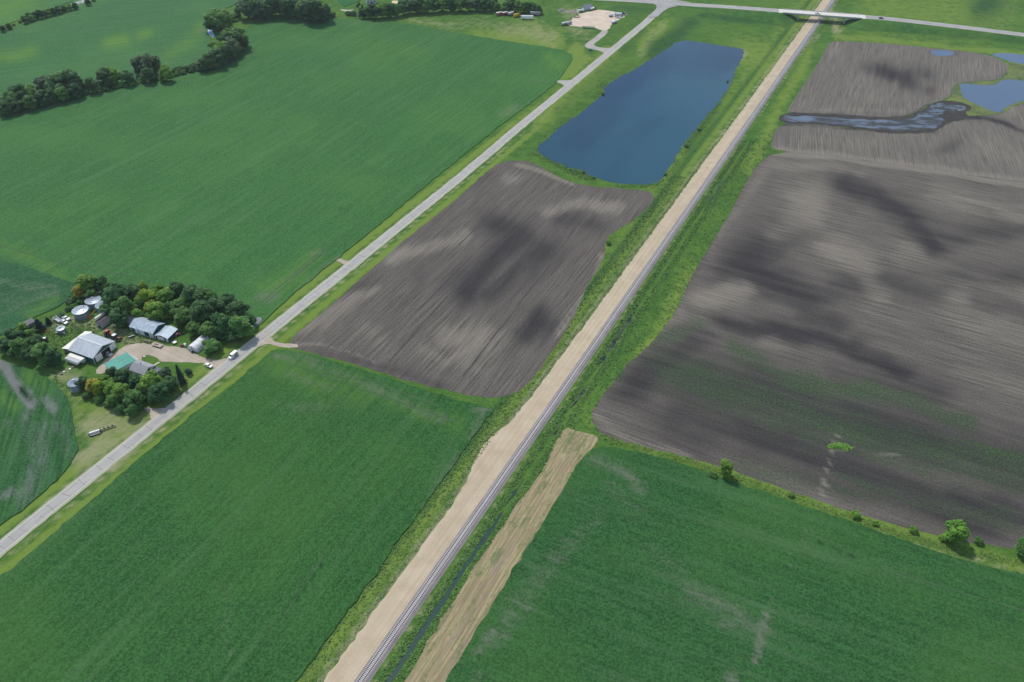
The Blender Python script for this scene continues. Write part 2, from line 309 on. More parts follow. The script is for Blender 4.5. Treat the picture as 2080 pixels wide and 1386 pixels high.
field('tilled_field',F3,.05,3,soil_mat('tilled_soil_a',AROW,(.132,.117,.099)),
 {'pale':[([(610,675),(690,622),(760,588)],20,.75),([(790,530),(870,505),(940,480)],20,.85),([(920,680),(985,690),(950,720)],36,.9),([(850,715),(960,745)],28,.5),([(1120,428),(1190,415),(1250,418)],20,.85),([(1226,520),(1200,585),(1163,640),(1130,680)],9,.95),([(1050,335),(1100,350),(1165,374)],6,1.0),([(1035,360)],20,.55),([(650,700),(700,712),(760,735)],3,.8),([(600,702),(660,700)],5,.7),([(780,700),(740,660)],26,.35),([(1300,400),(1250,440)],15,.3)],
  'dark':[([(1005,455),(1060,475),(1000,530),(940,590)],34,1.0),([(1110,500),(1050,560),(1000,600)],28,.8),([(1092,640),(1066,682),(1100,655)],26,1.1),([(1145,445),(1205,462)],20,.6),([(640,715),(760,740),(900,785)],12,.5),([(905,385),(970,345)],22,.45),([(760,570),(700,585)],18,.4),([(900,520),(850,560)],20,.4)],
  'green':[([(660,680)],6,1.2),([(645,688)],4,1.0)]},ys=1.25)
F4S=[(1573,310),(1550,325),(1525,352),(1500,400),(1470,455),(1430,520),(1400,570),(1370,640),(1325,695),(1260,755),(1215,815),(1201,840),(1203,866),(1240,890),(1320,910),(1450,943),(1560,982),(1700,1032),(1850,1076),(1950,1100),(2080,1116),(2600,1230),(2900,900),(2700,380),(2080,350),(1850,322),(1700,304)]
field('tilled_field',F4S,.03,3,soil_mat('tilled_soil_b',AROW+R(90),(.138,.123,.103)),
 {'pale':[([(1638,400),(1625,440),(1580,470)],52,1.0),([(1700,500),(1745,540),(1790,600)],45,.75),([(1500,592),(1440,605)],36,1.0),([(1555,690),(1590,696)],26,.8),([(1573,312),(1700,322),(1850,342),(2080,376)],8,1.0),([(1900,395),(2080,440)],40,.6),([(1850,520),(1950,640),(2080,680)],60,.55),([(1708,870),(1702,885),(1690,905),(1680,950),(1668,1008)],6.5,1.25),([(1400,560),(1500,420),(1560,345)],20,.5),([(1215,845),(1260,890),(1400,925)],14,.6),([(1330,690),(1385,640)],20,.6),([(1780,990),(2060,1090)],14,.5),([(1560,330),(1750,350)],20,.6),([(1650,908),(1760,920),(1840,926)],3,1.2),([(1420,660)],24,.5),([(1980,560),(2080,600)],26,.5),([(1950,760),(2080,790)],30,.4)],
  'dark':[([(1710,374),(1790,404),(1850,446),(1905,500)],26,1.45),([(1860,460),(1960,480),(2080,470)],24,.7),([(1583,470),(1500,545),(1530,560),(1640,600)],44,1.15),([(1440,480),(1400,560)],16,.6),([(1640,600),(1800,570),(1900,590)],34,.7),([(1468,656),(1640,684),(1738,712),(1835,756)],26,1.3),([(1738,705)],34,1.3),([(1640,640),(1700,660)],26,.8),([(1335,752),(1290,790),(1400,700)],40,1.25),([(1400,770),(1560,800),(1720,850),(1900,900),(2080,950)],75,1.0),([(2030,935),(1900,900)],55,1.2),([(1380,850),(1600,900),(1850,1000),(2000,1060)],60,.95),([(1700,760),(1900,800)],40,.7),([(1850,560),(2080,560)],26,.6),([(2080,640),(1980,610)],26,.5),([(1940,1010),(2080,1050)],40,1.0)],
  'green':[([(1480,700),(1560,750),(1640,770)],40,.75),([(1600,775),(1700,790),(1850,812),(1960,860)],42,.85),([(1380,760),(1600,840),(1800,900),(2060,960)],95,.72),([(1250,760),(1300,700),(1420,660)],30,.7),([(1990,905),(2060,930)],18,.95),([(1500,960),(1800,1000),(2050,1060)],60,.6),([(1705,908)],11,1.8)]},ys=1.3)
F4N=[(1690,84),(1750,85),(1840,92),(1900,99),(1960,104),(2005,111),(2035,122),(2049,135),(2046,150),(2030,163),(1990,165),(1950,168),(1932,176),(1935,190),(1920,203),(1885,212),(1868,228),(1840,238),(1790,241),(1700,234),(1602,231),(1600,222),(1640,163),(1668,118),(1680,92)]
field('tilled_field',F4N,.05,4,soil_mat('tilled_soil_c',AROW+R(4),(.170,.152,.126)),
 {'pale':[([(1700,90),(1690,110)],12,.6),([(1960,140),(2010,135)],30,.5),([(1650,222),(1850,226)],6,.5),([(1750,190)],40,.5),([(1920,190),(1940,170)],12,.5),([(1840,240),(1870,230)],3,1)],
  'dark':[([(1602,232),(1700,235),(1790,242),(1840,239),(1868,229),(1885,213)],4,1.5),([(1800,140),(1838,155),(1845,170)],18,1.3),([(1770,140),(1880,155)],16,.6),([(1890,185)],12,.6),([(2035,155)],12,.6),([(1890,108),(1940,108)],6,.6)]},ys=1.3)
F4M=[(1586,250),(1680,251),(1700,258),(1760,265),(1830,268),(1900,264),(1930,248),(1930,238),(1960,236),(2030,234),(2060,215),(2100,204),(2700,220),(2700,425),(2080,372),(1850,338),(1700,318),(1573,306),(1565,293),(1574,270)]
field('tilled_field',F4M,.05,4,soil_mat('tilled_soil_d',AROW+R(12),(.170,.152,.126)),
 {'pale':[([(1575,305),(1700,316),(1850,336),(2080,368)],9,.9),([(1620,285),(1800,290)],18,.4),([(2060,225)],22,.7),([(1990,290),(2080,330)],30,.5)],
  'dark':[([(1940,240),(2000,240),(2040,250),(2080,268)],7,1.1),([(1940,290),(1900,310)],14,.5),([(1700,260),(1900,268)],4,1),([(1590,254),(1700,256)],3,.9)]},ys=1.3)
F5=[(546,716),(556,711),(600,714),(640,722),(700,742),(800,772),(900,806),(1000,831),(1001,838),(985,856),(930,930),(860,1030),(780,1140),(700,1250),(600,1388),(480,1560),(-200,1560),(-160,1270),(0,1172),(36,1148),(238,972),(400,834),(481,777)]
field('crop_field',F5,.45,2.2,crop_mat('crop_near_left',(.026,.098,.025),(.052,.152,.042),AROW),
 {'pale':[([(600,722),(760,790),(900,850)],14,.5),([(580,760),(680,790)],12,.45),([(715,870)],5,1.1),([(985,832),(955,890)],8,.7),([(960,835),(990,833)],4,.9),([(930,930),(860,1030)],3,.6),([(870,1010),(930,920)],7,.5),([(560,720),(600,735)],8,.7),([(560,830),(700,820)],20,.3),([(1000,834),(955,828)],2.5,.9),([(700,1080),(600,1200)],6,.3),([(450,1190),(470,1330)],20,.25)],
  'yel':[([(560,740),(650,780),(720,800)],30,.35),([(750,800),(930,860)],20,.3)],'dark':[([(655,1140),(600,1220)],3,.9),([(560,1260),(700,1100)],2.2,.5),([(330,920),(250,1000)],2,.5)]},side=.3)
F6=[(1218,904),(1300,920),(1380,942),(1450,966),(1560,1004),(1700,1052),(1850,1104),(1950,1140),(2080,1168),(2500,1260),(2500,1650),(750,1650),(900,1388),(950,1312),(1000,1228),(1050,1148),(1100,1068),(1155,978),(1180,932)]
field('crop_field',F6,.45,2.2,crop_mat('crop_near_right',(.024,.092,.027),(.050,.144,.043),AROW+R(93)),
 {'pale':[([(1205,930),(1270,960),(1310,995)],13,.75),([(1560,1245),(1545,1300),(1532,1345)],7,1.3),([(1572,1215),(1560,1250)],5,.6),([(1410,1205),(1500,1250),(1560,1280)],20,.65),([(1460,1270),(1500,1270)],12,.6),([(1490,1378)],14,1.2),([(1010,1275),(1035,1250),(1070,1236),(1110,1230)],3.5,.9),([(965,1330),(990,1300),(1000,1278)],9,.8),([(965,1378)],14,.9),([(1000,1300),(1090,1170),(1200,1060)],26,.42),([(1640,1110),(1636,1070)],8,.5),([(1608,1148)],6,.7),([(1240,990),(1300,1040)],30,.3),([(1320,1120),(1480,1240)],30,.3)],
  'dark':[([(1700,1082)],5,.9),([(1660,1100),(1730,1130)],2.2,.9),([(1560,1060),(1660,1095)],2,.4)]},side=.3)
F7=[(-30,728),(40,742),(100,768),(135,800),(150,850),(158,900),(156,925),(135,955),(100,990),(50,1035),(-10,1075),(-160,1200),(-500,1200),(-600,800),(-300,700)]
field('crop_field',F7,.45,2.2,crop_mat('crop_home_left',(.018,.078,.024),(.042,.128,.042),R(105),pale=(.215,.21,.215),streak=.7),
 {'pale':[([(0,738),(22,765),(48,795),(64,822)],11,1.5),([(60,800),(68,815)],12,1.3),([(98,815),(106,832)],11,1.0),([(60,880),(90,950),(40,1010)],26,.5),([(20,860),(120,870)],16,.35),([(0,1010),(20,995)],8,.9),([(50,850),(60,830)],10,.6),([(130,870),(140,920)],14,.4)],
  'dark':[([(46,790),(62,808)],9,1.0)],'yel':[([(60,760),(100,790)],16,.5),([(0,800),(30,820)],14,.6)]},side=.3)
F8=[(-10,522),(60,541),(120,561),(156,574),(150,598),(118,625),(80,640),(40,662),(-10,690),(-400,760),(-600,640),(-300,500)]
field('crop_field',F8,.42,3,crop_mat('crop_home_top',(.022,.085,.034),(.052,.150,.062),R(25),pale=(.19,.21,.15)),
 {'pale':[([(0,568),(60,590),(110,600)],8,.5),([(0,640),(60,612),(120,590)],4,.6),([(0,600),(40,610)],20,.3),([(20,575),(110,582)],7,.4)],'yel':[([(60,640),(110,610)],10,.6)]},side=.3)
# right side of the highway beyond the bridge
# mown / baled strip east of the ditch
tan=[(1145,868),(1180,876),(1216,886),(1212,902),(1185,925),(1165,955),(1130,1015),(1100,1066),(1050,1146),(1000,1226),(950,1310),(905,1388),(820,1520),(740,1520),(818,1388),(900,1255),(985,1120),(1040,1042),(1095,966),(1140,880)]
def straw_mat():
    m,n,b=new_mat('cut_stubble'); h=N(n); s=h.noise(h.co(AROW,.05,1.1),1,4,.7); f=h.noise(h.co(),.5,4,.7); g=h.noise(h.co(AROW,.02,.22),1,3)
    c=h.mix(h.ramp(s,.35,.68),(.235,.19,.10),(.40,.33,.18)); pt=h.noise(h.co(AROW,.06,.2),1,4,.7); c=h.mix(h.m('MULTIPLY',h.ramp(h.m('ADD',pt,h.m('MULTIPLY',f,.5)),.72,.92),.75),c,(.11,.155,.055)); c=h.mix(h.m('MULTIPLY',h.ramp(pt,.46,.36),.5),c,(.22,.175,.13)); c=h.mix(h.m('MULTIPLY',h.ramp(h.m('SUBTRACT',g,h.m('MULTIPLY',f,.3)),.35,.5),.3),c,(.22,.17,.14))
    h.l.new(c,b.inputs['Base Color']); b.inputs['Roughness'].default_value=.95; h.bump(h.m('ADD',s,f),b,.2,.7); return m
field('stubble_strip',tan,.06,4,straw_mat(),{},it=1,jit=.3)
# ---------------------------------------------------------------- water
field('pond',[(1112,323),(1092,309),(1089,301),(1105,287),(1150,250),(1190,222),(1213,202),(1226,188),(1230,174),(1270,150),(1300,135),(1340,110),(1360,95),(1378,84),(1402,82),(1440,90),(1470,94),(1500,97),(1513,103),(1510,116),(1500,130),(1490,155),(1482,175),(1468,200),(1448,222),(1422,250),(1405,275),(1390,290),(1378,310),(1362,335),(1352,352),(1340,368),(1322,374),(1290,375),(1240,371),(1205,360),(1185,347),(1165,344)],.03,12,water_mat('pond_water',(.003,.034,.070),.06,spec=.5,sheen=(.016,.074,.108)),it=1,jit=.7)
W2=water_mat('flood_water',(.025,.075,.15),.08,sheen=(.07,.12,.185))
MUD=water_mat('wet_mud',(.085,.115,.155),.14,mud=(.040,.042,.042),sheen=(.17,.205,.26))
field('puddle',[(1889,104),(1900,102),(1920,102),(1938,106),(1940,110),(1930,114),(1915,115),(1900,113),(1892,109)],.08,8,W2)
field('puddle',[(2010,111),(2030,108),(2060,109),(2080,113),(2300,135),(2300,160),(2080,131),(2055,127),(2035,119)],.08,8,W2)
def marsh_mat():
    m,n,b=new_mat('marsh_plants'); h=N(n); f=h.noise(h.co(),.5,4,.7); g=h.noise(h.co(),.06,3)
    h.l.new(h.mix(h.ramp(h.m('ADD',f,g),.75,1.25),(.070,.10,.038),(.165,.205,.050)),b.inputs['Base Color']); b.inputs['Roughness'].default_value=.9; return m
MARSH=marsh_mat()
field('marsh',[(1932,178),(1950,168),(1990,166),(2032,164),(2048,150),(2050,136),(2046,127),(2062,130),(2080,133),(2300,162),(2300,215),(2100,204),(2060,214),(2030,233),(1960,236),(1905,235),(1885,222),(1925,204),(1938,190)],.07,8,MARSH)
field('puddle',[(1947,169),(1985,172),(2022,174),(2030,166),(2048,160),(2080,166),(2300,186),(2300,207),(2090,203),(2060,210),(2042,219),(2030,231),(2008,224),(1985,213),(1962,202),(1952,188)],.11,8,W2)
field('wet_soil',[(1584,233),(1605,229),(1650,230),(1700,233),(1760,237),(1800,240),(1845,237),(1872,228),(1888,211),(1915,204),(1950,206),(1980,220),(1955,232),(1990,240),(1940,246),(1922,254),(1900,267),(1870,271),(1810,272),(1780,269),(1745,263),(1720,259),(1690,256),(1660,253),(1581,251)],.075,4,gravel_mat('wet_soil',(.040,.037,.034),(.075,.068,.056),R(-8),.3),jit=.6)
field('wet_mud',[(1588,238),(1605,235),(1650,236),(1700,239),(1760,244),(1800,246),(1845,243),(1870,233),(1886,217),(1910,209),(1945,212),(1965,219),(1950,226),(1925,224),(1908,233),(1916,241),(1917,249),(1900,260),(1870,265),(1810,266),(1780,263),(1745,259),(1720,255),(1690,252),(1660,249),(1585,248)],.10,5,MUD,jit=1.0)
field('creek',[(421,60),(427,58),(432,63),(436,73),(433,78),(424,72)],.06,6,water_mat('creek_water',(.3,.42,.55),.1))
field('creek',[(140,11),(162,3),(185,-4),(184,4),(160,10)],.5,6,water_mat('creek_mud_water',(.4,.42,.42),.15,mud=(.16,.16,.13)))
# roadside / trackside ditch with standing water (real strip following the rail)
def strip_rel(name,s0,s1,d0,d1,z,mat,ds=3,j=.3,taper=True):
    v=[];f=[];n=int((s1-s0)/ds)
    for i in range(n+1):
        s=s0+(s1-s0)*i/n; t=min(1,min(i,n-i)/4) if taper else 1; c=(d0+d1)/2
        a=c+(d0-c)*t+random.gauss(0,j); b=c+(d1-c)*t+random.gauss(0,j); v+=[rail_pt(s,a,z),rail_pt(s,b,z)]
        if i: k=2*i; f.append((k-2,k-1,k+1,k))
    return tag(link(name,v,f,mat),kind='structure')
DW=water_mat('ditch_water',(.020,.058,.036),.25,spec=.15,sheen=(.032,.066,.055)); DK=water_mat('dark_ditch_water',(.012,.016,.02),.08,mud=(.05,.07,.03))
strip_rel('ditch_water',-40,92,8.0,10.2,.05,DW); strip_rel('ditch_water',94,112,8.4,9.6,.05,DW)
strip_rel('ditch_water',138,156,8.6,10.0,.05,DK); strip_rel('ditch_water',163,185,8.2,10.4,.05,DK)
strip_rel('ditch_water',198,252,7.6,9.8,.05,DK,j=.5); strip_rel('ditch_water',385,440,9.2,10.4,.05,DW)
# ---------------------------------------------------------------- gravel track beside the railway
SAND=gravel_mat('sand_gravel',(.44,.355,.24),(.54,.445,.315),AROW,.35)
edge=[(-160,-12),(0,-12),(30,-12.2),(60,-12),(85,-12.3),(100,-13.5),(112,-16.3),(122,-17.2),(132,-15.8),(142,-13),(165,-11.9),(300,-11.6),(500,-11.2),(760,-11),(1500,-11)]
v=[];f=[];k=0
for s in np.arange(-160,1500,2.5):
    d=np.interp(s,[e[0] for e in edge],[e[1] for e in edge])+random.gauss(0,.28); v+=[rail_pt(s,d,.05),rail_pt(s,-2.0+random.gauss(0,.08),.06)]
    if k: f.append((k-2,k-1,k+1,k))
    k+=2
tag(link('gravel_track',v,f,SAND),kind='structure')
# scattered spoil at the weedy edge of the track
SPOIL=gravel_mat('spoil',(.32,.28,.18),(.46,.41,.28))
# ---------------------------------------------------------------- railway
rt=thing('railway_track','straight single railway track with pale concrete sleepers running beside the wide sand track','railway track',rail_pt(0,0,0),AROW)
BAL=gravel_mat('ballast',(.215,.185,.178),(.305,.270,.258),0,.2,.12)
mb=MB(); mb.prism([(0,0)]*0 or [(-160,0),(1500,0)],0,0) if False else None
pr=[(2.9,0),(2.4,.12),(1.7,.42),(-1.7,.42),(-2.1,.16),(-2.4,0)]
bv=[];bf=[]
for i,s in enumerate((-160,1500)):
    bv+=[(s,-d,z) for d,z in [(p_[0],p_[1]) for p_ in pr]]
n=len(pr); bf=[(i,i+1,i+1+n,i+n) for i in range(n-1)]
bo=link('ballast',bv,bf,BAL,rt)
STEEL=paint('rail_steel',(.045,.035,.03),.6,.2,.2,3)
CONC=paint('sleeper_concrete',(.70,.68,.65),.8,0,.15,3)
for y in (-.7525,.7525):
    m=MB(); m.box(-160,1500,y-.10,y+.10,.50,.53); m.box(-160,1500,y-.012,y+.012,.53,.64); m.box(-160,1500,y-.05,y+.05,.64,.68); m.build('rail',STEEL,rt)
def sleeper(m,x): m.prism([(x-.14,.40),(x+.14,.40),(x+.11,.50),(x-.11,.50)],-1.3,1.3)
sl=MB(); sleeper(sl,0); s0=sl.build('sleeper',CONC,rt); s0.location=(2,0,0)
xs=[ -.5+.64*i for i in range(2,102)]; s0.location=(xs[0],0,0)
for x in xs[1:]:
    c=s0.copy(); COL.objects.link(c); c.location=(x,0,0); c.parent=rt
rest=MB()
for i in list(range(-240,2))+list(range(102,2300)): sleeper(rest,-.5+.64*i)
tag(rest.build('sleeper',CONC,rt),kind='stuff')
# ---------------------------------------------------------------- county road
rc=[(-330,-20),(*(RD0-RDD*30),),]
RC=[tuple(RD0+RDD*s) for s in (-420,-200,-60,0,100,200,287)]+[G(930,364),G(1000,305),G(1060,253),G(1122,203),G(1185,151),G(1240,105),G(1290,64),G(1322,37),G(1345,15)]
RC=[np.array(q) for q in RC]; RCs=chaikin(RC,3,False)
def ribbon(name,pts,offs,mat,zf,step=4.0,jit=0,parent=None):
    o=[];
    for a,b in zip(pts[:-1],pts[1:]):
        L=np.linalg.norm(b-a); k=max(1,int(L/step)); o+=[a+(b-a)*j/k for j in range(k)]
    o.append(pts[-1]); v=[];f=[];m=len(offs)
    for i,p in enumerate(o):
        t=o[min(i+1,len(o)-1)]-o[max(i-1,0)]; t=t/np.linalg.norm(t); nn=np.array([t[1],-t[0]]); z=zf(p) if callable(zf) else zf
        for j,d in enumerate(offs): q=p+nn*(d+ (random.gauss(0,jit) if jit and j in (0,m-1) else 0)); v.append((q[0],q[1],z))
        if i: f+=[((i-1)*m+j,(i-1)*m+j+1,i*m+j+1,i*m+j) for j in range(m-1)]
    return link(name,v,f,mat,parent)
def conc_mat():
    m,n,b=new_mat('road_concrete'); h=N(n); f=h.noise(h.co(),3,4,.7); g=h.noise(h.co(R(61.4),.03,.5),1,4,.6); p=h.noise(h.co(),.25,3)
    c=h.mix(h.ramp(h.m('ADD',h.m('MULTIPLY',g,.6),h.m('MULTIPLY',p,.4)),.35,.65),(.345,.33,.295),(.43,.41,.37)); c=h.mix(h.m('MULTIPLY',h.ramp(f,.4,.6),.2),c,(.30,.29,.28))
    h.l.new(c,b.inputs['Base Color']); b.inputs['Roughness'].default_value=.85; return m
CON=conc_mat(); SHO=gravel_mat('shoulder',(.30,.30,.19),(.44,.43,.31),R(61),.3)
tag(ribbon('road_shoulder',RCs,(-4.1,4.3),SHO,.05,3,.16),kind='structure')
tag(ribbon('road',RCs,(-3.05,3.05),CON,.09,4),kind='structure')
WHT=paint('road_white',(.70,.69,.65),.7,0,.15,4); YL=paint('road_yellow',(.66,.60,.34),.7,0,.15,4)
for d in (-2.85,2.85): tag(ribbon('road_edge_line',RCs,(d-.11,d+.11),WHT,.105,6),kind='structure')
TAR=paint('tar_sealer',(.15,.145,.14),.6,0,.2,4)
m=MB(); s=-150.0
while s<470:
    wv=random.uniform(.05,.12); full=random.random()<.8; a,b=(-2.7,2.7) if full else random.choice([(-2.7,.2),(-.1,2.7),(-2.7,1.2),(-.8,1.5)])
    nn=7; dd=np.linspace(a,b,nn); off=np.cumsum(np.random.default_rng(int(s)+900).normal(0,.16,nn)); sk=random.uniform(-.12,.12)
    vs=[]
    for d_,o_ in zip(dd,off):
        for e in (-wv,wv): q=RD0+RDD*(s+o_+e+sk*d_)+RDN*d_; vs.append((q[0],q[1],.102))
    m.add(vs,[(2*i,2*i+2,2*i+3,2*i+1) for i in range(nn-1)]); s+=random.choice([4.5,6,8,9,9,10])*random.uniform(.9,1.1)
tag(m.build('road_joints',TAR),kind='structure')
# gravel entrances
YG=gravel_mat('yard_gravel',(.36,.30,.225),(.50,.43,.34),R(150),.3)
def flat(name,px,z,mat,it=2,jit=.12): return field(name,px,z,6,mat,{},it=it,jit=jit)
flat('driveway',[(540,688),(552,686),(557,694),(570,697),(584,698),(606,700),(606,706),(590,707),(572,706),(558,702),(548,699),(536,700),(530,704),(520,704)],.08,YG)
flat('driveway',[(681,525),(692,526),(704,531),(712,528),(708,534),(700,540),(694,534),(683,530)],.08,YG)
flat('driveway',[(1128,164),(1140,163.5),(1158,164),(1172,158),(1160,176),(1148,177),(1142,171),(1130,167)],.08,CON,1)
flat('driveway',[(303,829),(318,831),(338,828),(334,836),(312,856),(308,856),(306,846),(300,836),(290,828)],.08,YG)
flat('farmyard',[(440,757),(447,752),(433,747),(420,739),(400,737),(370,736.5),(345,735.5),(326,735),(318,727),(304,721),(292,723),(286,731),(290,742),(280,748),(268,745),(240,748),(215,756),(200,762),(193,756),(203,742),(224,724),(242,710),(256,702),(275,698),(290,697),(310,702),(340,703),(372,706),(390,714),(403,722),(420,729),(437,732),(452,731),(470,723),(485,722),(478,733),(462,746)],.07,YG,2,.18)
flat('gravel_lane',[(1222,62),(1220,66),(1206,78),(1191,88),(1187,93),(1192,98),(1208,101),(1222,105),(1229,110),(1240,104),(1252,94),(1243,97),(1228,98),(1211,95),(1205,91),(1214,84),(1230,72),(1237,62)],.08,gravel_mat('lane_gravel',(.33,.30,.26),(.45,.42,.37)),1,.1)
flat('gravel_lot',[(1150,52),(1155,43),(1163,37),(1176,28),(1192,25),(1212,20),(1230,21),(1246,24),(1268,27),(1276,30),(1264,37),(1255,42),(1246,48),(1240,54),(1237,62),(1222,62),(1205,56),(1180,54)],.07,gravel_mat('pale_lot_gravel',(.54,.43,.33),(.68,.56,.44),0,.2),1,.8)
flat('sandy_yard',[(795,2),(806,1),(810,6),(800,12),(794,16),(797,9)],.07,gravel_mat('sandy',(.55,.45,.28),(.7,.6,.4)),1)
flat('driveway',[(690,18),(696,20),(712,21),(722,18),(712,23),(696,23)],.07,gravel_mat('sandy2',(.5,.47,.36),(.6,.56,.45)),1)
# mud patches by the road
flat('wet_patch',[(514,664),(520,648),(530,645),(534,650),(526,660),(516,672)],.5,gravel_mat('wetpatch',(.16,.17,.20),(.26,.25,.26)),1)
# ---------------------------------------------------------------- highway on its embankment and bridge
ASP=gravel_mat('asphalt_old',(.31,.30,.29),(.39,.38,.365),R(-15),.2,.01)
HW=[(700,-46,.3),(900,-30,.3),(1050,-14,.3),(1180,-4,.3),(1270,0.5,.3),(1330,4.5,.3),(1400,9.8,.5),(1450,12.6,2.0),(1500,15.8,4.2),(1550,19.5,6.0),(1592,23,7.0)]
HE=[(1748,34,7.0),(1800,38,6.4),(1860,44.5,5.4),(1950,55,3.8),(2080,71,2.0),(2250,93,.6),(2500,125,.3),(3200,215,.3)]
def h3(l): return [np.array([*G(x,y,z),z]) for x,y,z in l]
W3,E3=h3(HW),h3(HE)
EMB=grass_mat('embankment_grass',(.035,.10,.03),(.08,.185,.042))
def high(pts,nm):
    pts=[np.array(q) for q in chaikin(pts,2,False)]
    o=[]
    for a,b in zip(pts[:-1],pts[1:]):
        k=max(1,int(np.linalg.norm(b-a)/8)); o+=[a+(b-a)*j/k for j in range(k)]
    o.append(pts[-1]); return o
def cross(o,offs,mat,name,parent=None,zadd=0,skirt=None):
    v=[];f=[]
    for i,p in enumerate(o):
        t=(o[min(i+1,len(o)-1)]-o[max(i-1,0)])[:2]; t=t/np.linalg.norm(t); nn=np.array([t[1],-t[0]]); row=[]
        if skirt: wsk=max(.5,p[2]*2.3); row=[(-skirt-wsk,-.02),(-skirt-wsk*.5,p[2]*.5-.01),(-skirt,p[2]),(0,p[2]),(skirt,p[2]),(skirt+wsk*.5,p[2]*.5-.01),(skirt+wsk,-.02)]
        else: row=[(d,p[2]+zadd) for d in offs]
        for d,z in row: q=p[:2]+nn*d; v.append((q[0],q[1],z))
        m_=len(row)
        if i: f+=[((i-1)*m_+j,(i-1)*m_+j+1,i*m_+j+1,i*m_+j) for j in range(m_-1)]
    return link(name,v,f,mat,parent,smooth=bool(skirt))
for pts,nm in ((W3,'w'),(E3,'e')):
    o=high(pts,nm)
    e=cross(o,None,EMB,'embankment',skirt=7.5); tag(e,kind='structure')
    tag(cross(o,(-6.2,6.2),SHO,'highway_shoulder',zadd=.05),kind='structure')
    tag(cross(o,(-5.2,5.2),ASP,'highway',zadd=.09),kind='structure')
    for d in (-3.7,3.7): tag(cross(o,(d-.12,d+.12),WHT,'highway_edge_line',zadd=.115),kind='structure')
# embankment spill slopes under the deck
dW,dE=W3[-1],E3[0]; ax=(dE-dW)[:2]; LB=np.linalg.norm(ax); ax/=LB; an=np.array([ax[1],-ax[0]])
for P0,sg in ((dW,1),(dE,-1)):
    v=[(*(P0[:2]+an*-7.5-ax*sg*2),6.98),(*(P0[:2]+an*7.5-ax*sg*2),6.98)]
    for e in (-1,1):
        for o_,l_ in ((23.4,-5),(23.4,1),(21,7),(16.5,12),(8,15)): v.append((*(P0[:2]+an*e*o_+ax*sg*l_),-.02))
    f=[(0,2,3),(0,3,4),(0,4,5),(0,5,6),(0,6,11,1),(1,11,10),(1,10,9),(1,9,8),(1,8,7)]
    tag(link('embankment',v,f,EMB),kind='structure')
flat('road_junction',[(1285,3.5),(1312,5.5),(1330,9.5),(1334.5,14),(1331,21),(1322,29),(1312,36),(1334,37),(1343,28),(1352,20.5),(1364,15.5),(1380,13),(1410,14),(1410,7),(1380,2),(1345,-3),(1300,-4)],.42,ASP,1,.05)
mid=(dW+dE)/2; bang=math.atan2(ax[1],ax[0])
br=thing('road_bridge','pale concrete road bridge crossing over the railway and sand track','bridge',(mid[0],mid[1],0),bang)
PALE=paint('deck_concrete',(.66,.63,.55),.8,0,.12,.6); CG=paint('pier_concrete',(.50,.50,.47),.8,0,.15,.6); GIR=paint('girder_concrete',(.36,.36,.35),.8,0,.15,.6)
h=LB/2+1
MB().box(-h-4,h+4,-6.3,6.3,6.75,7.12).build('deck',PALE,br)
for y in (-6.3,6.3): MB().box(-h,h,y-.18,y+.18,6.9,7.75).build('parapet',CG,br)
for y in (-5.2,-2.6,0,2.6,5.2): MB().box(-h+.5,h-.5,y-.3,y+.3,5.75,6.745).build('girder',GIR,br)
for x in (-LB/2+15.5,LB/2-15.5):
    m=MB(); m.box(x-.5,x+.5,-6.1,6.1,5.0,5.74); 
    for y in (-5,-1.7,1.7,5): m.cyl((x,y,-.1),(x,y,5.0),.42,n=10)
    m.build('pier',CG,br)
for x in (-h+.3,h-.3): MB().box(x-.5,x+.5,-6.4,6.4,3.6,6.74).build('abutment',GIR,br)
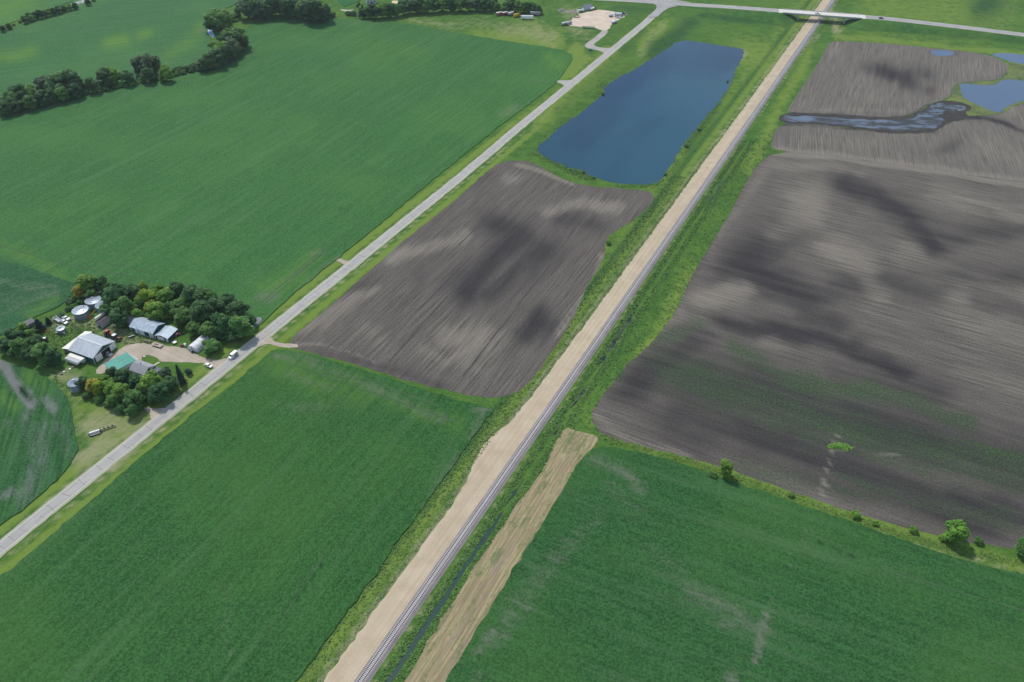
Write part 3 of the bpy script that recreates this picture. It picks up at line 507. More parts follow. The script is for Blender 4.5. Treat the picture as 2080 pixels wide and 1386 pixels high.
# ---------------------------------------------------------------- building kit
M_=dict(
 green=paint('green_steel',(.012,.115,.085),.45,.1,.15,1), green2=paint('dark_green_steel',(.012,.085,.075),.45,.1,.15,1),
 roof=sheet('galvalume_roof',(.46,.50,.53)), roofb=sheet('blue_white_roof',(.42,.50,.56)), white=paint('white_steel',(.74,.75,.74),.5,0,.08,1),
 teal=sheet('teal_roof',(.020,.17,.135)), shing=paint('grey_shingle',(.33,.335,.34),.9,0,.18,1.6), shing2=paint('slate_shingle',(.20,.21,.24),.9,0,.2,1.6),
 siding=paint('white_siding',(.66,.68,.70),.6,0,.1,1), darkin=paint('dark_interior',(.02,.02,.022),.9), glass=paint('dark_glass',(.02,.025,.03),.15,0,.1,1,.6),
 old=paint('old_wood',(.30,.28,.26),.9,0,.25,1.2), oldroof=paint('weathered_roof',(.30,.29,.27),.9,0,.22,.9), dkroof=paint('dark_shed_roof',(.09,.08,.10),.8,0,.25,.9),
 galv=paint('galvanised',(.27,.32,.36),.4,.35,.12,.7), galvr=paint('galvanised_roof',(.26,.31,.35),.42,.3,.1,.7), cream=paint('cream_steel',(.80,.77,.66),.55,0,.1,1),
 red=paint('tractor_red',(.35,.025,.03),.4,0,.2,2), maroon=paint('maroon',(.16,.018,.04),.4,0,.2,2), rub=paint('tyre_rubber',(.02,.02,.02),.85), blk=paint('black_frame',(.035,.035,.04),.6), grey=paint('grey_steel',(.28,.29,.31),.5,.2,.2,2),
 wht=paint('white_paint',(.78,.79,.78),.35,0,.06,2,.5), rust=paint('rusty_iron',(.24,.10,.05),.85,0,.35,2), yelw=paint('machine_yellow',(.55,.38,.03),.5,0,.15,2), org=paint('machine_orange',(.55,.17,.04),.5,0,.2,2),
 tarp=paint('white_sheeting',(.70,.70,.72),.5,0,.16,.8), tan_=paint('tan_wood',(.48,.39,.31),.8,0,.25,2), lgrey=paint('light_grey',(.50,.52,.53),.5,0,.1,1), blue=paint('dark_blue_paint',(.02,.03,.09),.35,0,.1,2,.5),
 gcul=paint('green_culvert',(.02,.22,.13),.5,0,.2,1), rock=paint('debris',(.27,.24,.21),.9,0,.4,1.5), brick=paint('pink_roof',(.42,.26,.23),.8,0,.2,1), tank=paint('tank_cream',(.72,.76,.62),.4))
def gable_shell(root,L,W,e,r,wall,roof,ov=.35,wallname='wall',z0=0):
    """ridge along local x, walls closed, roof as two thick slabs"""
    m=MB(); x0,x1,y0,y1=-L/2,L/2,-W/2,W/2
    m.add([(x0,y0,z0),(x1,y0,z0),(x1,y1,z0),(x0,y1,z0),(x0,y0,e),(x1,y0,e),(x1,y1,e),(x0,y1,e),(x0,0,r),(x1,0,r)],
      [(0,1,5,4),(2,3,7,6),(1,2,6,9,5),(3,0,4,8,7)]); m.build(wallname,wall,root)
    k=(r-e)/(W/2); m=MB(); t=.09
    for sg in (-1,1):
        ye=sg*(W/2+ov); ze=e-k*ov
        p=[(x0-ov,0,r+t),(x1+ov,0,r+t),(x1+ov,ye,ze+t),(x0-ov,ye,ze+t)]
        m.slab(p if sg<0 else p[::-1],.1)
    ro=m.build('roof',roof,root)
    return ro,k
def at(px,py): q=G(px,py); return q
FA=R(-24.0)
# big barn
A=np.array(G(193.5,739.57)); u=np.array([math.cos(FA),math.sin(FA)]); n_=np.array([-u[1],u[0]]); L,W=17.0,15.0
c=A-u*L/2+n_*W/2
b1=thing('machine_barn','large machine barn with pale grey roof, green walls and an open end doorway','barn',(c[0],c[1],0),FA)
ro,k=gable_shell(b1,L,W,4.1,6.9,M_['green'],M_['roof'])
MB().box(-L/2-.4,L/2+.4,-.22,.22,6.93,7.1).build('ridge_cap',M_['white'],ro)
for y in (-W/2,W/2): MB().box(L/2+.003,L/2+.12,y-.12,y+.12,0,4.0).build('corner_trim',M_['white'],b1)
for sg in (-1,1):
    m=MB(); m.add([(L/2+.36,0,6.98),(L/2+.36,sg*(W/2+.3),3.95),(L/2+.42,sg*(W/2+.3),3.95),(L/2+.42,0,6.98),(L/2+.36,0,6.75),(L/2+.36,sg*(W/2+.3),3.72),(L/2+.42,sg*(W/2+.3),3.72),(L/2+.42,0,6.75)],[(0,1,2,3),(3,2,6,7),(0,4,5,1),(4,7,6,5)]); m.build('fascia',M_['white'],b1)
MB().box(L/2+.02,L/2+.10,-2.1,3.5,0,4.0).build('doorway',M_['darkin'],b1)  # near-black panel on the closed wall paints the unlit interior
for a,b in ((-6.3,-2.1),(3.5,7.1)): MB().box(L/2+.12,L/2+.22,a,b,.1,4.0).build('sliding_door',M_['white'],b1)
MB().box(L/2+.23,L/2+.32,-6.3,7.1,4.02,4.2).build('door_track',M_['white'],b1)
lt=MB(); x0=-L/2-6.0
lt.add([(x0,-W/2+.8,0),(-L/2-.01,-W/2+.8,0),(-L/2-.01,W/2+1,0),(x0,W/2+1,0),(x0,-W/2+.8,2.4),(-L/2-.01,-W/2+.8,3.9),(-L/2-.01,W/2+1,3.9),(x0,W/2+1,2.4)],[(0,1,5,4),(2,3,7,6),(3,0,4,7)])
lw=lt.build('lean_to',M_['old'],b1)
MB().slab([(x0-.4,-W/2+.3,2.45),(-L/2-.36,-W/2+.3,4.0),(-L/2-.36,W/2+1.5,4.0),(x0-.4,W/2+1.5,2.45)],.1).build('roof',M_['cream'],lw)
# workshop
P0=np.array(G(267.3,673.8)); P1=np.array(G(313.8,687.5)); u=(P1-P0)/np.linalg.norm(P1-P0); a2=math.atan2(u[1],u[0]); n_=np.array([-u[1],u[0]]); L,W=15.8,9.2
c=(P0+P1)/2+n_*W/2
b2=thing('workshop','long green workshop with pale blue roof and white sliding doors under the trees','workshop',(c[0],c[1],0),a2)
ro,k=gable_shell(b2,L,W,3.6,5.6,M_['green2'],M_['roofb'])
for a,b,mm,nm in ((-7.6,-7.4,'white','corner_trim'),(-4.7,-2.3,'white','sliding_door'),(-1.9,1.6,'white','sliding_door'),(5.0,7.5,'white','sliding_door'),(7.75,7.95,'white','corner_trim')):
    MB().box(a,b,-W/2-.12,-W/2-.005,.1,3.3).build(nm,M_[mm],b2)
MB().box(-7.9,7.9,-W/2-.1,-W/2-.004,0,.09).build('skirting',M_['white'],b2)
for x in (-2.1,6.9): MB().cyl((x,-W/2-.5,0),(x,-W/2-.5,5.6),.09,n=6).build('pole',M_['old'],b2)
for x in (2.0,5.2): MB().box(x-.35,x+.35,-1.2,-.5,5.0,5.55).build('roof_vent',M_['roof'],ro)
for sg in (-1,1):
    MB().add([(L/2+.36,0,5.72),(L/2+.36,sg*(W/2+.3),3.6),(L/2+.42,sg*(W/2+.3),3.6),(L/2+.42,0,5.72),(L/2+.36,0,5.5),(L/2+.36,sg*(W/2+.3),3.4),(L/2+.42,sg*(W/2+.3),3.4),(L/2+.42,0,5.5)],[(0,1,2,3),(3,2,6,7),(0,4,5,1),(4,7,6,5)]).build('fascia',M_['roofb'],b2)
# garage wing (its ridge runs away from the yard)
P0=np.array(G(316.5,688.4)); P1=np.array(G(343.0,694.8)); u=(P1-P0)/np.linalg.norm(P1-P0); n_=np.array([-u[1],u[0]]); W=float(np.linalg.norm(P1-P0)); L=8.5; c=(P0+P1)/2+n_*L/2
b3=thing('garage_shed','low green garage with pale metal roof beside the end of the blue roofed workshop','garage',(c[0],c[1],0),math.atan2(-n_[1],-n_[0]))
gable_shell(b3,L,W,2.5,3.6,M_['green2'],M_['roofb'],.3)
MB().box(L/2+.01,L/2+.1,-2.6,1.7,.1,2.4).build('overhead_door',M_['white'],b3); MB().box(L/2+.01,L/2+.1,2.9,W/2-.1,.1,2.4).build('side_door',M_['white'],b3); MB().box(L/2+.01,L/2+.1,-W/2,-W/2+.25,.1,2.4).build('corner_trim',M_['white'],b3)
# old grey shed behind
q=G(270,655); b4=thing('old_shed','weathered grey wooden shed behind the left end of the blue roofed workshop','shed',(q[0],q[1],0),FA)
gable_shell(b4,8.5,6.5,2.8,4.4,M_['old'],M_['oldroof'],.4); MB().box(4.26,4.35,-1.2,.8,0,2.2).build('doorway',M_['darkin'],b4)  # dark doorway panel paints the shade inside the shed
q=G(212,658.5); b5=thing('small_shed','small dark roofed shed standing below the grain bins','shed',(q[0],q[1],0),FA+R(90))
gable_shell(b5,6.2,4.8,2.0,3.2,M_['lgrey'],M_['dkroof'],.3); MB().box(-3.22,-3.11,-.5,.5,0,1.6).build('door',M_['darkin'],b5)
q=G(60,661); b6=thing('tree_shed','small grey roofed shed half hidden by the spruce in the western grove','shed',(q[0],q[1],0),FA+R(80))
gable_shell(b6,5,4,2.2,3.4,M_['old'],M_['oldroof'],.3); MB().box(2.51,2.6,-.5,.5,0,1.9).build('door',M_['darkin'],b6)
# teal roofed garage
z=2.5; Q=np.array(G(256.7,715.8,z)); Rr=np.array(G(276.1,731.7,z)); uu=(Rr-Q)/np.linalg.norm(Rr-Q); ag=math.atan2(uu[1],uu[0]); nn=np.array([uu[1],-uu[0]]) ; 
if nn@(np.array([-212.5,311.5])-Q)<0: nn=-nn
c=Q+uu*4.8+nn*6.3
b7=thing('teal_garage','wide garage with a flat teal green metal roof in the farmyard','garage',(c[0],c[1],0),ag)
m=MB(); m.box(-4.5,4.5,-6.0,6.0,0,2.3); m.build('wall',M_['siding'],b7)
MB().slab([(-4.9,-6.4,2.35),(4.9,-6.4,2.35),(4.9,0,2.62),(-4.9,0,2.62)],.12).add([(-4.9,0,2.62),(4.9,0,2.62),(4.9,6.4,2.35),(-4.9,6.4,2.35),(-4.9,0,2.50),(4.9,0,2.50),(4.9,6.4,2.23),(-4.9,6.4,2.23)],[(0,1,2,3),(7,6,5,4),(1,5,6,2),(0,3,7,4),(3,2,6,7)]).build('roof',M_['teal'],b7)
MB().box(-4.62,-4.51,-4.8,-.6,.05,2.1).build('overhead_door',M_['white'],b7); MB().box(-4.62,-4.51,.6,4.8,.05,2.1).build('overhead_door',M_['white'],b7)
flat('garage_apron',[(257,716.5),(262,718),(281,728),(280,733),(274,731)],.10,paint('apron_concrete',(.5,.48,.44),.8),0,0)
# farmhouse
hq=np.array(G(289,745)); b8=thing('farmhouse','white farmhouse with grey shingle roof beside the teal roofed garage','house',(-191.6,308.6,0),FA)
gable_shell(b8,9.5,7.5,4.0,6.0,M_['siding'],M_['shing'],.45)
MB().box(4.76,4.84,-1.0,.6,3.4,4.9).build('window',M_['glass'],b8)
MB().cyl((-.5,.3,5.6),(-.5,.3,6.7),.2,n=8).build('chimney',M_['blk'],b8)
m=MB(); m.box(4.85,7.8,-3.6,3.9,0,2.5); wg=m.build('porch',M_['siding'],b8)
MB().slab([(4.8,-4.0,3.5),(8.3,-4.0,2.55),(8.3,4.3,2.55),(4.8,4.3,3.5)],.12).build('roof',M_['shing2'],wg)
for y in (-2.6,-.9,.8,2.5): MB().box(7.81,7.88,y-.35,y+.35,.9,2.0).build('window',M_['glass'],wg)
m=MB(); m.box(-4.2,4.2,-6.6,-3.76,0,2.5); wg=m.build('rear_wing',M_['siding'],b8)
MB().slab([(-4.6,-3.8,3.4),(-4.6,-7.0,2.5),(4.6,-7.0,2.5),(4.6,-3.8,3.4)],.12).build('roof',M_['shing2'],wg)
m=MB(); 
for i in range(8): m.box(-8+i*1.0,-7.05+i*1.0,0,.9,0,.08) if False else None
p0=np.array(G(308,745)); p1=np.array(G(324,736)); dd=(p1-p0)/np.linalg.norm(p1-p0); nn=np.array([dd[1],-dd[0]])*.45
tag(link('path',[(*(p0-nn),.1),(*(p1-nn),.1),(*(p1+nn),.1),(*(p0+nn),.1)],[(3,2,1,0)],paint('path_concrete',(.6,.57,.42),.8)),kind='structure')
# quonset
qa=R(65.0); c=np.array([-172.7,327.5])+np.array([math.cos(qa),math.sin(qa)])*5.0+np.array([.8,-.5])
b9=thing('quonset_hut','white sheeted quonset hut at the edge of the farm drive','quonset hut',(c[0]+.5,c[1]+.2,0),qa)
pts=[(math.cos(t)*3.7,math.sin(t)*3.5) for t in np.linspace(0,math.pi,17)]
v=[(x_,-y_,z_) for x_ in np.linspace(-6,6,13) for y_,z_ in pts]; f=[(i*17+j,i*17+j+1,(i+1)*17+j+1,(i+1)*17+j) for i in range(12) for j in range(16)]
v=[(a,b+random.gauss(0,.03),cc*(1+random.gauss(0,.008))) for a,b,cc in v]
sh=link('shell',v,[q[::-1] for q in f],M_['tarp'],b9,True)
for x_,nm in ((-5.9,'front_wall'),(5.9,'rear_wall')):
    m=MB(); m.add([(x_,-a,b) for a,b in pts],[tuple(range(17))]); e_=m.build(nm,M_['tarp'],b9)
    if x_<0:
        MB().box(-6.02,-5.93,-1.7,-.1,.05,2.7).build('door',M_['white'],e_); MB().box(-6.02,-5.93,.35,1.9,.05,2.7).build('door',M_['white'],e_); MB().box(-6.03,-5.94,-.1,.35,.0,2.8).build('opening',M_['darkin'],e_)  # opening is a dark panel painting the shade between the doors
for x_ in (-4,-1,2,5): MB().box(x_-.06,x_+.06,-.5,.5,3.47,3.56).build('roof_rib',M_['lgrey'],sh)
# grain bins
def grain_bin(px,py,r,e,rk,label,extra=True,mat='galv'):
    q=G(px,py); root=thing('grain_bin',label,'grain bin',(q[0],q[1],0),R(random.uniform(0,90)),'galvanised grain bins in the farmyard')
    pr=[(r,0)]; zz=0
    while zz<e: zz+=.42; pr+=[(r+.035,min(zz-.2,e)),(r,min(zz,e))]
    MB().lathe(pr,36).build('wall',M_[mat],root)
    rf=MB().lathe([(r+.22,e-.1),(r+.2,e),(r*.55,e+(rk-e)*.45),(.5,rk),(.45,rk+.12),(0.01,rk+.2)],36).build('roof',M_['galvr'],root)
    MB().cyl((0,0,rk+.1),(0,0,rk+.5),.42,n=12).build('cap',M_['galv'],rf)
    m=MB(); 
    m.box(r*.99,r*1.04,-.26,-.2,.2,e); m.box(r*.99,r*1.04,.2,.26,.2,e)
    for i in range(10): m.box(r*1.0,r*1.03,-.21,.21,.3+i*.4*e/4.4,.35+i*.4*e/4.4)
    m.build('ladder',M_['grey'],root)
    if extra:
        for t in (30,110,200,290): x_,y_=math.cos(R(t))*r*.7,math.sin(R(t))*r*.7; MB().box(x_-.2,x_+.2,y_-.2,y_+.2,e+(rk-e)*.25,e+(rk-e)*.25+.33).build('roof_vent',M_['rust' if 'rust' in label else 'galv'],rf)
    MB().box(-r-.05,-r+.1,-.5,.5,.2,2).build('hatch',M_['lgrey'],root); return root
grain_bin(168,642,4.25,4.4,5.1,'squat steel grain bin with rust marks round its roof, nearest the barn',True)
grain_bin(193.5,621,4.3,4.2,5.5,'large steel grain bin with clean pale roof, farthest back by the trees')
grain_bin(213.5,631,4.0,4.4,5.7,'large steel grain bin partly under the dark tree, right of the other two')
grain_bin(126,674,2.2,2.5,2.9,'tiny pale grain bin beside the white pickups',False)
grain_bin(157,789,3.3,4.2,5.4,'tall small grain bin at the edge of the lawn under the lower trees',False)
# ---------------------------------------------------------------- vehicles and machines
def wheel(root,x,y,r,w_,name='wheel'):
    t=MB().cyl((x,y-w_/2,r),(x,y+w_/2,r),r,n=18).build(name,M_['rub'],root)
    MB().cyl((x,y-w_/2-.01,r),(x,y+w_/2+.01,r),r*.52,n=12).build('rim',M_['lgrey'],t); return t
def car(label,loc,rz,body,kind='car',group=None,cat=None):
    root=thing({'car':'car','van':'delivery_van','pickup':'pickup_truck'}[kind],label,cat or {'car':'car','van':'van','pickup':'pickup'}[kind],loc,rz,group)
    Wd=.92
    if kind=='car':
        m=MB(); m.prism([(-2.3,.3),(2.3,.3),(2.35,.62),(2.2,.8),(1.1,.95),(-1.75,1.0),(-2.3,.9)],-Wd,Wd); bo=m.build('body',M_[body],root)
        m=MB(); m.box(-1.8,1.1,-.82,.82,.96,1.42,.5,.16); m.build('windows',M_['glass'],root); MB().box(-1.15,.5,-.64,.64,1.43,1.49).build('roof',M_[body],root)
        wx=(1.42,-1.42)
    elif kind=='van':
        m=MB(); m.prism([(-3.1,.4),(3.0,.4),(3.05,.95),(2.75,1.25),(1.75,1.45),(1.35,2.3),(1.0,2.55),(-3.05,2.6),(-3.1,2.4)],-1.02,1.02); m.build('body',M_['wht'],root)
        MB().prism([(1.78,1.5),(1.42,2.25),(1.47,2.27),(1.84,1.52)],-.88,.88).build('windscreen',M_['glass'],root)
        for y in (-1.035,1.025): MB().prism([(.7,1.5),(1.55,1.5),(1.25,2.1),(.7,2.1)],y-.005,y+.015).build('side_window',M_['glass'],root)
        for y in (-1.04,1.03): MB().prism([(-2.9,.75),(.55,.75),(.2,1.5),(-2.0,2.0),(-2.9,2.0)],y-.006,y+.016).build('livery_panel',M_['maroon'],root); MB().prism([(-2.7,1.35),(-1.2,1.35),(-1.2,2.1),(-2.6,2.1)],y-.012,y+.024).build('livery_panel',M_['grey'],root)
        MB().box(-3.14,-3.1,-.9,.9,.6,2.3).build('rear_door',M_['blue'],root); wx=(2.0,-1.9)
    else:
        m=MB(); m.prism([(-2.7,.45),(2.7,.45),(2.75,.8),(2.6,1.05),(1.15,1.12),(.6,1.15),(-2.7,1.1)],-.98,.98); m.build('body',M_[body],root)
        MB().box(-.75,1.15,-.86,.86,1.12,1.72,.38,.14).build('windows',M_['glass'],root); MB().box(-.35,.7,-.72,.72,1.73,1.8).build('roof',M_[body],root)
        MB().box(-2.55,-.95,-.8,.8,1.11,1.14).build('cargo_bed',M_['grey'],root); wx=(1.75,-1.65)
    for x in wx:
        for y in (-.86,.86): wheel(root,x,y,.36,.24)
    for y in (-.65,.65):
        X=3.04 if kind=='van' else (2.33 if kind=='car' else 2.72); MB().box(X,X+.05,y-.17,y+.17,.62,.8).build('headlight',M_['wht'],root)
    return root
RA=math.atan2(RDD[1],RDD[0])
q=G(474,725); van_=car('white delivery van with maroon side panels driving on the concrete road','%s' and (q[0],q[1],.1),RA+math.pi,'wht','van'); van_.scale=(.92,.92,.92)
q=G(424,744.5); car('white car parked where the farm drive meets the road',(q[0],q[1],.09),R(-28),'wht')
q=G(375,682) ; 
q=G(361,681.5); car('purple and white old car parked beyond the garage shed under the trees',(q[0],q[1],.02),R(40),'maroon')
q=G(220,721.5); car('grey pickup parked half inside the barn doorway',(q[0],q[1],.09),FA,'lgrey','pickup')
q=G(135,648.5); car('white pickup on the grass by the small bin, right of two alike',(q[0],q[1],.02),R(-30),'wht','pickup','white pickups on the grass')
q=G(131,656); car('white pickup on the grass by the small bin, lower of two alike',(q[0],q[1],.02),R(-35),'wht','pickup','white pickups on the grass')
q=G(118,652); t=thing('livestock_trailer','open white trailer beside the two white pickups','trailer',(q[0],q[1],0),R(-35))
m=MB(); m.box(-3,3,-1.1,-1.0,.6,1.5); m.box(-3,3,1.0,1.1,.6,1.5); m.box(-3,-2.9,-1.0,1.0,.6,1.5); m.box(2.9,3,-1.0,1.0,.6,1.5); m.build('side_panels',M_['wht'],t); MB().box(-2.9,2.9,-1,1,.55,.62).build('floor',M_['grey'],t)
for y in (-1.2,1.2): wheel(t,-.6,y,.35,.2); wheel(t,.4,y,.35,.2)
MB().cyl((2.9,0,.55),(4.3,0,.5),.07).build('drawbar',M_['grey'],t)
def box_trailer(label,loc,rz,L,body,roof,hopper=False,group=None,legs=True):
    t=thing('semi_trailer',label,'trailer',loc,rz,group); W=1.25
    if hopper:
        m=MB(); m.prism([(-L/2,3.0),(-L/2,2.1),(-L/2+1.6,1.0),(L/2-1.6,1.0),(L/2,2.1),(L/2,3.0)],-W,W); m.build('hopper_body',M_[body],t)
        MB().box(-L/2+.15,L/2-.15,-W+.12,W-.12,3.003,3.05).build('grain_cover',M_[roof],t)
    else:
        MB().box(-L/2,L/2,-W,W,1.1,3.7).build('box_body',M_[body],t); MB().box(-L/2-.02,L/2+.02,-W-.02,W+.02,3.7,3.78).build('roof',M_[roof],t)
        MB().box(-L/2-.06,-L/2-.005,-W+.1,W-.1,1.2,3.6).build('rear_door',M_['lgrey'],t)
    MB().box(-L/2+.3,L/2-.3,-.5,.5,.85,1.09).build('chassis',M_['blk'],t)
    for x in (-L/2+1.0,-L/2+2.3):
        for y in (-1,1): wheel(t,x,y,.5,.35)
    MB().box(L/2-2.6,L/2-2.4,-.7,.7,0,.84).build('landing_gear',M_['grey'],t); return t
q=G(153,740); box_trailer('long white grain trailer with grey cover, parked beside the green barn wall',(q[0]-.5,q[1]+.6,0),FA,9.5,'white','grey',True)
q=G(158,735.2); 
t=thing('box_trailer','cream box trailer parked tight against the barn side','trailer',(q[0]-.3,q[1]+1.1,0),FA)
MB().box(-5,5,-1.1,1.1,.7,2.9).build('box_body',M_['cream'],t)
for x in (-3,-1.8):
    for y in (-1.1,1.1): wheel(t,x,y,.4,.25)
MB().box(5.003,5.06,-1,1,.8,2.8).build('rear_door',M_['wht'],t)
def tractor(label,px,py,rz,body='red',cab='wht',s=1.0):
    q=G(px,py); t=thing('tractor',label,'tractor',(q[0],q[1],0),rz); t.scale=(s,)*3
    MB().box(.4,2.6,-.45,.45,.9,1.7,.1,.08).build('hood',M_[body],t); MB().box(-1.1,.4,-.8,.8,1.2,1.6).build('fender_deck',M_[body],t)
    MB().box(-.9,.35,-.65,.65,1.6,2.55,.08,.06).build('cab_glass',M_['glass'],t); MB().box(-1.05,.5,-.78,.78,2.56,2.75).build('cab_roof',M_[cab],t)
    MB().cyl((1.5,.0,1.7),(1.5,0,2.5),.06,n=8).build('exhaust',M_['blk'],t)
    for y in (-1.1,1.1): wheel(t,-.6,y,.85,.5,'rear_wheel'); wheel(t,2.0,y*.85,.5,.35,'front_wheel')
    return t
tractor('red tractor with white cab roof behind the barn, nearest the yard',236,690,R(-20),'maroon','wht',1.25)
tractor('red tractor with red cab parked beside the barn roof, left of the white roofed one',221,681,R(-15),'red','red',1.2)
tractor('small maroon tractor on the grass by the western grove',93,693,R(110),'maroon','wht',.9)
q=G(94,675); t=thing('hay_rake','red hay rake with curved tines lying on the grass by the spruce','farm implement',(q[0],q[1],0),R(20))
MB().box(-2.2,2.2,-.1,.1,.8,.95).build('frame',M_['red'],t)
for x in (-2,-1,0,1,2):
    m=MB(); 
    for k_ in range(12): t0=R(30*k_); m.cyl((x,0,.8),(x+.2,math.cos(t0)*.8,.8+math.sin(t0)*.75),.04,n=4)
    m.build('tine_wheel',M_['red'],t)
def auger(label,a,b,za,zb,mat):
    p0,p1=G(*a),G(*b,zb); d=math.hypot(p1[0]-p0[0],p1[1]-p0[1]); t=thing('grain_auger',label,'grain auger',(p0[0],p0[1],0),math.atan2(p1[1]-p0[1],p1[0]-p0[0]))
    MB().cyl((0,0,za),(d,0,zb),.18,n=10).build('tube',M_[mat],t); MB().box(-.8,.9,-.7,.7,.2,1.3,.2,.2).build('hopper',M_['org'],t)
    m=MB(); m.cyl((d*.45,-.9,.4),(d*.6,0,zb*.6),.05,n=6); m.cyl((d*.45,.9,.4),(d*.6,0,zb*.6),.05,n=6); m.build('undercarriage',M_['grey'],t)
    for y in (-.9,.9): wheel(t,d*.45,y,.4,.2)
auger('yellow grain auger with orange hopper leaning towards the right hand bin',(181,646),(196,628),.8,3.5,'yelw')
q=G(204,646.5); t=thing('fuel_tank','long cream cylindrical tank lying beside the small dark roofed shed','tank',(q[0],q[1],0),R(62))
MB().cyl((-3.2,0,1.3),(3.2,0,1.3),1.0,n=20).build('shell',M_['cream'],t)
for x in (-2,2): MB().box(x-.2,x+.2,-.8,.8,0,.6).build('cradle',M_['grey'],t)
for i,(px,py,lab) in enumerate([(118,677,'white propane tank lying left of the tiny grain bin'),(130.5,677.5,'white propane tank lying right of the tiny grain bin')]):
    q=G(px,py); t=thing('propane_tank',lab,'propane tank',(q[0],q[1],0),R(20-60*i),'white tanks by the tiny bin'); MB().cyl((-1,0,.6),(1,0,.6),.45,n=14).build('shell',M_['wht'],t); MB().cyl((0,0,1.0),(0,0,1.2),.15).build('valve_dome',M_['grey'],t)
    for x in (-.6,.6): MB().box(x-.08,x+.08,-.3,.3,0,.3).build('foot',M_['grey'],t)
q=G(320.5,703); t=thing('flatbed_trailer','rusty flatbed trailer standing on the gravel yard','trailer',(q[0],q[1],.08),R(-22))
MB().box(-3.2,3.0,-1.15,1.15,.75,.9).build('deck',M_['tan_'],t); MB().box(-3.25,3.05,-1.25,-1.16,.7,1.0).build('side_rail',M_['lgrey'],t); MB().box(-3.25,3.05,1.16,1.25,.7,1.0).build('side_rail',M_['lgrey'],t)
MB().box(-1.8,.6,-.4,.2,.903,1.15).build('load',M_['rust'],t); MB().cyl((-3.2,0,.7),(-4.8,0,.6),.08).build('drawbar',M_['blk'],t)
for x in (-.2,.9):
    for y in (-1.3,1.3): wheel(t,x,y,.4,.22)
q=G(267.5,684.5); t=thing('utility_trailer','small black utility trailer between the tractors and the workshop','trailer',(q[0],q[1],0),R(35))
MB().box(-1.5,1.5,-.8,.8,.5,.6).build('bed',M_['grey'],t); m=MB(); m.box(-1.5,1.5,-.85,-.8,.5,1.0); m.box(-1.5,1.5,.8,.85,.5,1.0); m.build('side_rail',M_['blk'],t)
for y in (-1,1): wheel(t,0,y,.35,.2)
MB().cyl((1.5,0,.5),(2.6,0,.45),.05).build('drawbar',M_['blk'],t)
q=G(371,704); t=thing('old_implement','rusty orange implement standing left of the quonset hut','farm implement',(q[0],q[1],0),R(20))
MB().box(-1.2,1.2,-.5,.5,.5,1.3,.3,.1).build('hopper',M_['rust'],t); MB().cyl((1.2,0,.6),(2.4,0,.4),.08).build('drawbar',M_['rust'],t)
for y in (-.8,.8): wheel(t,0,y,.5,.15)
q=G(376,702.5); t=thing('water_tank','small white tank at the front left corner of the quonset','tank',(q[0],q[1],0),0); MB().cyl((0,0,0),(0,0,1.3),.7,n=16).build('shell',M_['wht'],t); MB().cyl((0,0,1.3),(0,0,1.5),.25,n=10).build('cap',M_['grey'],t)
q=G(392,716.5); t=thing('mower','black riding mower parked at the quonset door','mower',(q[0],q[1],.02),R(60)); MB().box(-.7,.7,-.45,.45,.3,.7,.1,.05).build('body',M_['blk'],t); MB().box(-.5,0,-.25,.25,.7,1.1).build('seat',M_['blk'],t)
for x in (-.5,.5):
    for y in (-.5,.5): wheel(t,x,y,.28,.18)
q=G(355.5,697.5); t=thing('satellite_dish','white dish lying on the grass beside the drive','satellite dish',(q[0],q[1],0),0); MB().lathe([(.01,.5),(.6,.6),(1.1,.85),(1.15,.9)],20).build('dish',M_['wht'],t); MB().cyl((0,0,0),(0,0,.5),.1).build('post',M_['grey'],t)
# planter and tool bar on the lawn
q=G(194,882); t=thing('grain_drill','grain drill with long pale lid parked on the lawn by the road','farm implement',(q[0],q[1],0),R(28))
MB().box(-2.3,2.3,-.1,.9,1.0,1.6,.0,.15).build('seed_box',M_['lgrey'],t); MB().box(-2.3,2.3,.0,.8,1.603,1.7).build('lid',M_['white'],t)
m=MB(); 
for i in range(13): m.cyl((-2.2+i*.37,-.9,.3),(-2.2+i*.37,-.84,.3),.3,n=12)
m.build('disc_gang',M_['blk'],t); MB().box(-2.3,2.3,-1.0,-.2,.55,.75).build('frame',M_['grey'],t); 
for x in (-2.5,2.5): wheel(t,x,.1,.5,.25)
MB().cyl((2.3,-.3,.6),(4.6,-.2,.5),.08).build('drawbar',M_['blk'],t)
q=G(219,871); t=thing('folded_planter','long black row planter folded narrow on the lawn by the road','farm implement',(q[0],q[1],0),R(30))
MB().box(-3.6,3.6,-.12,.12,.6,.85).build('toolbar',M_['blk'],t)
for i in range(8):
    x=-3.3+i*.94; MB().box(x-.25,x+.25,-.55,.55,.7,1.25,.05,.05).build('seed_hopper',M_['tan_' if i%2 else 'blk'],t)
m=MB(); 
for i in range(8): m.cyl((-3.3+i*.94-.05,-.8,.35),(-3.3+i*.94+.05,-.8,.35),.35,n=10); m.cyl((-3.3+i*.94-.05,.8,.3),(-3.3+i*.94+.05,.8,.3),.3,n=10)
m.build('row_unit',M_['blk'],t); MB().cyl((-3.6,0,.6),(-6,-.3,.5),.07).build('drawbar',M_['blk'],t)
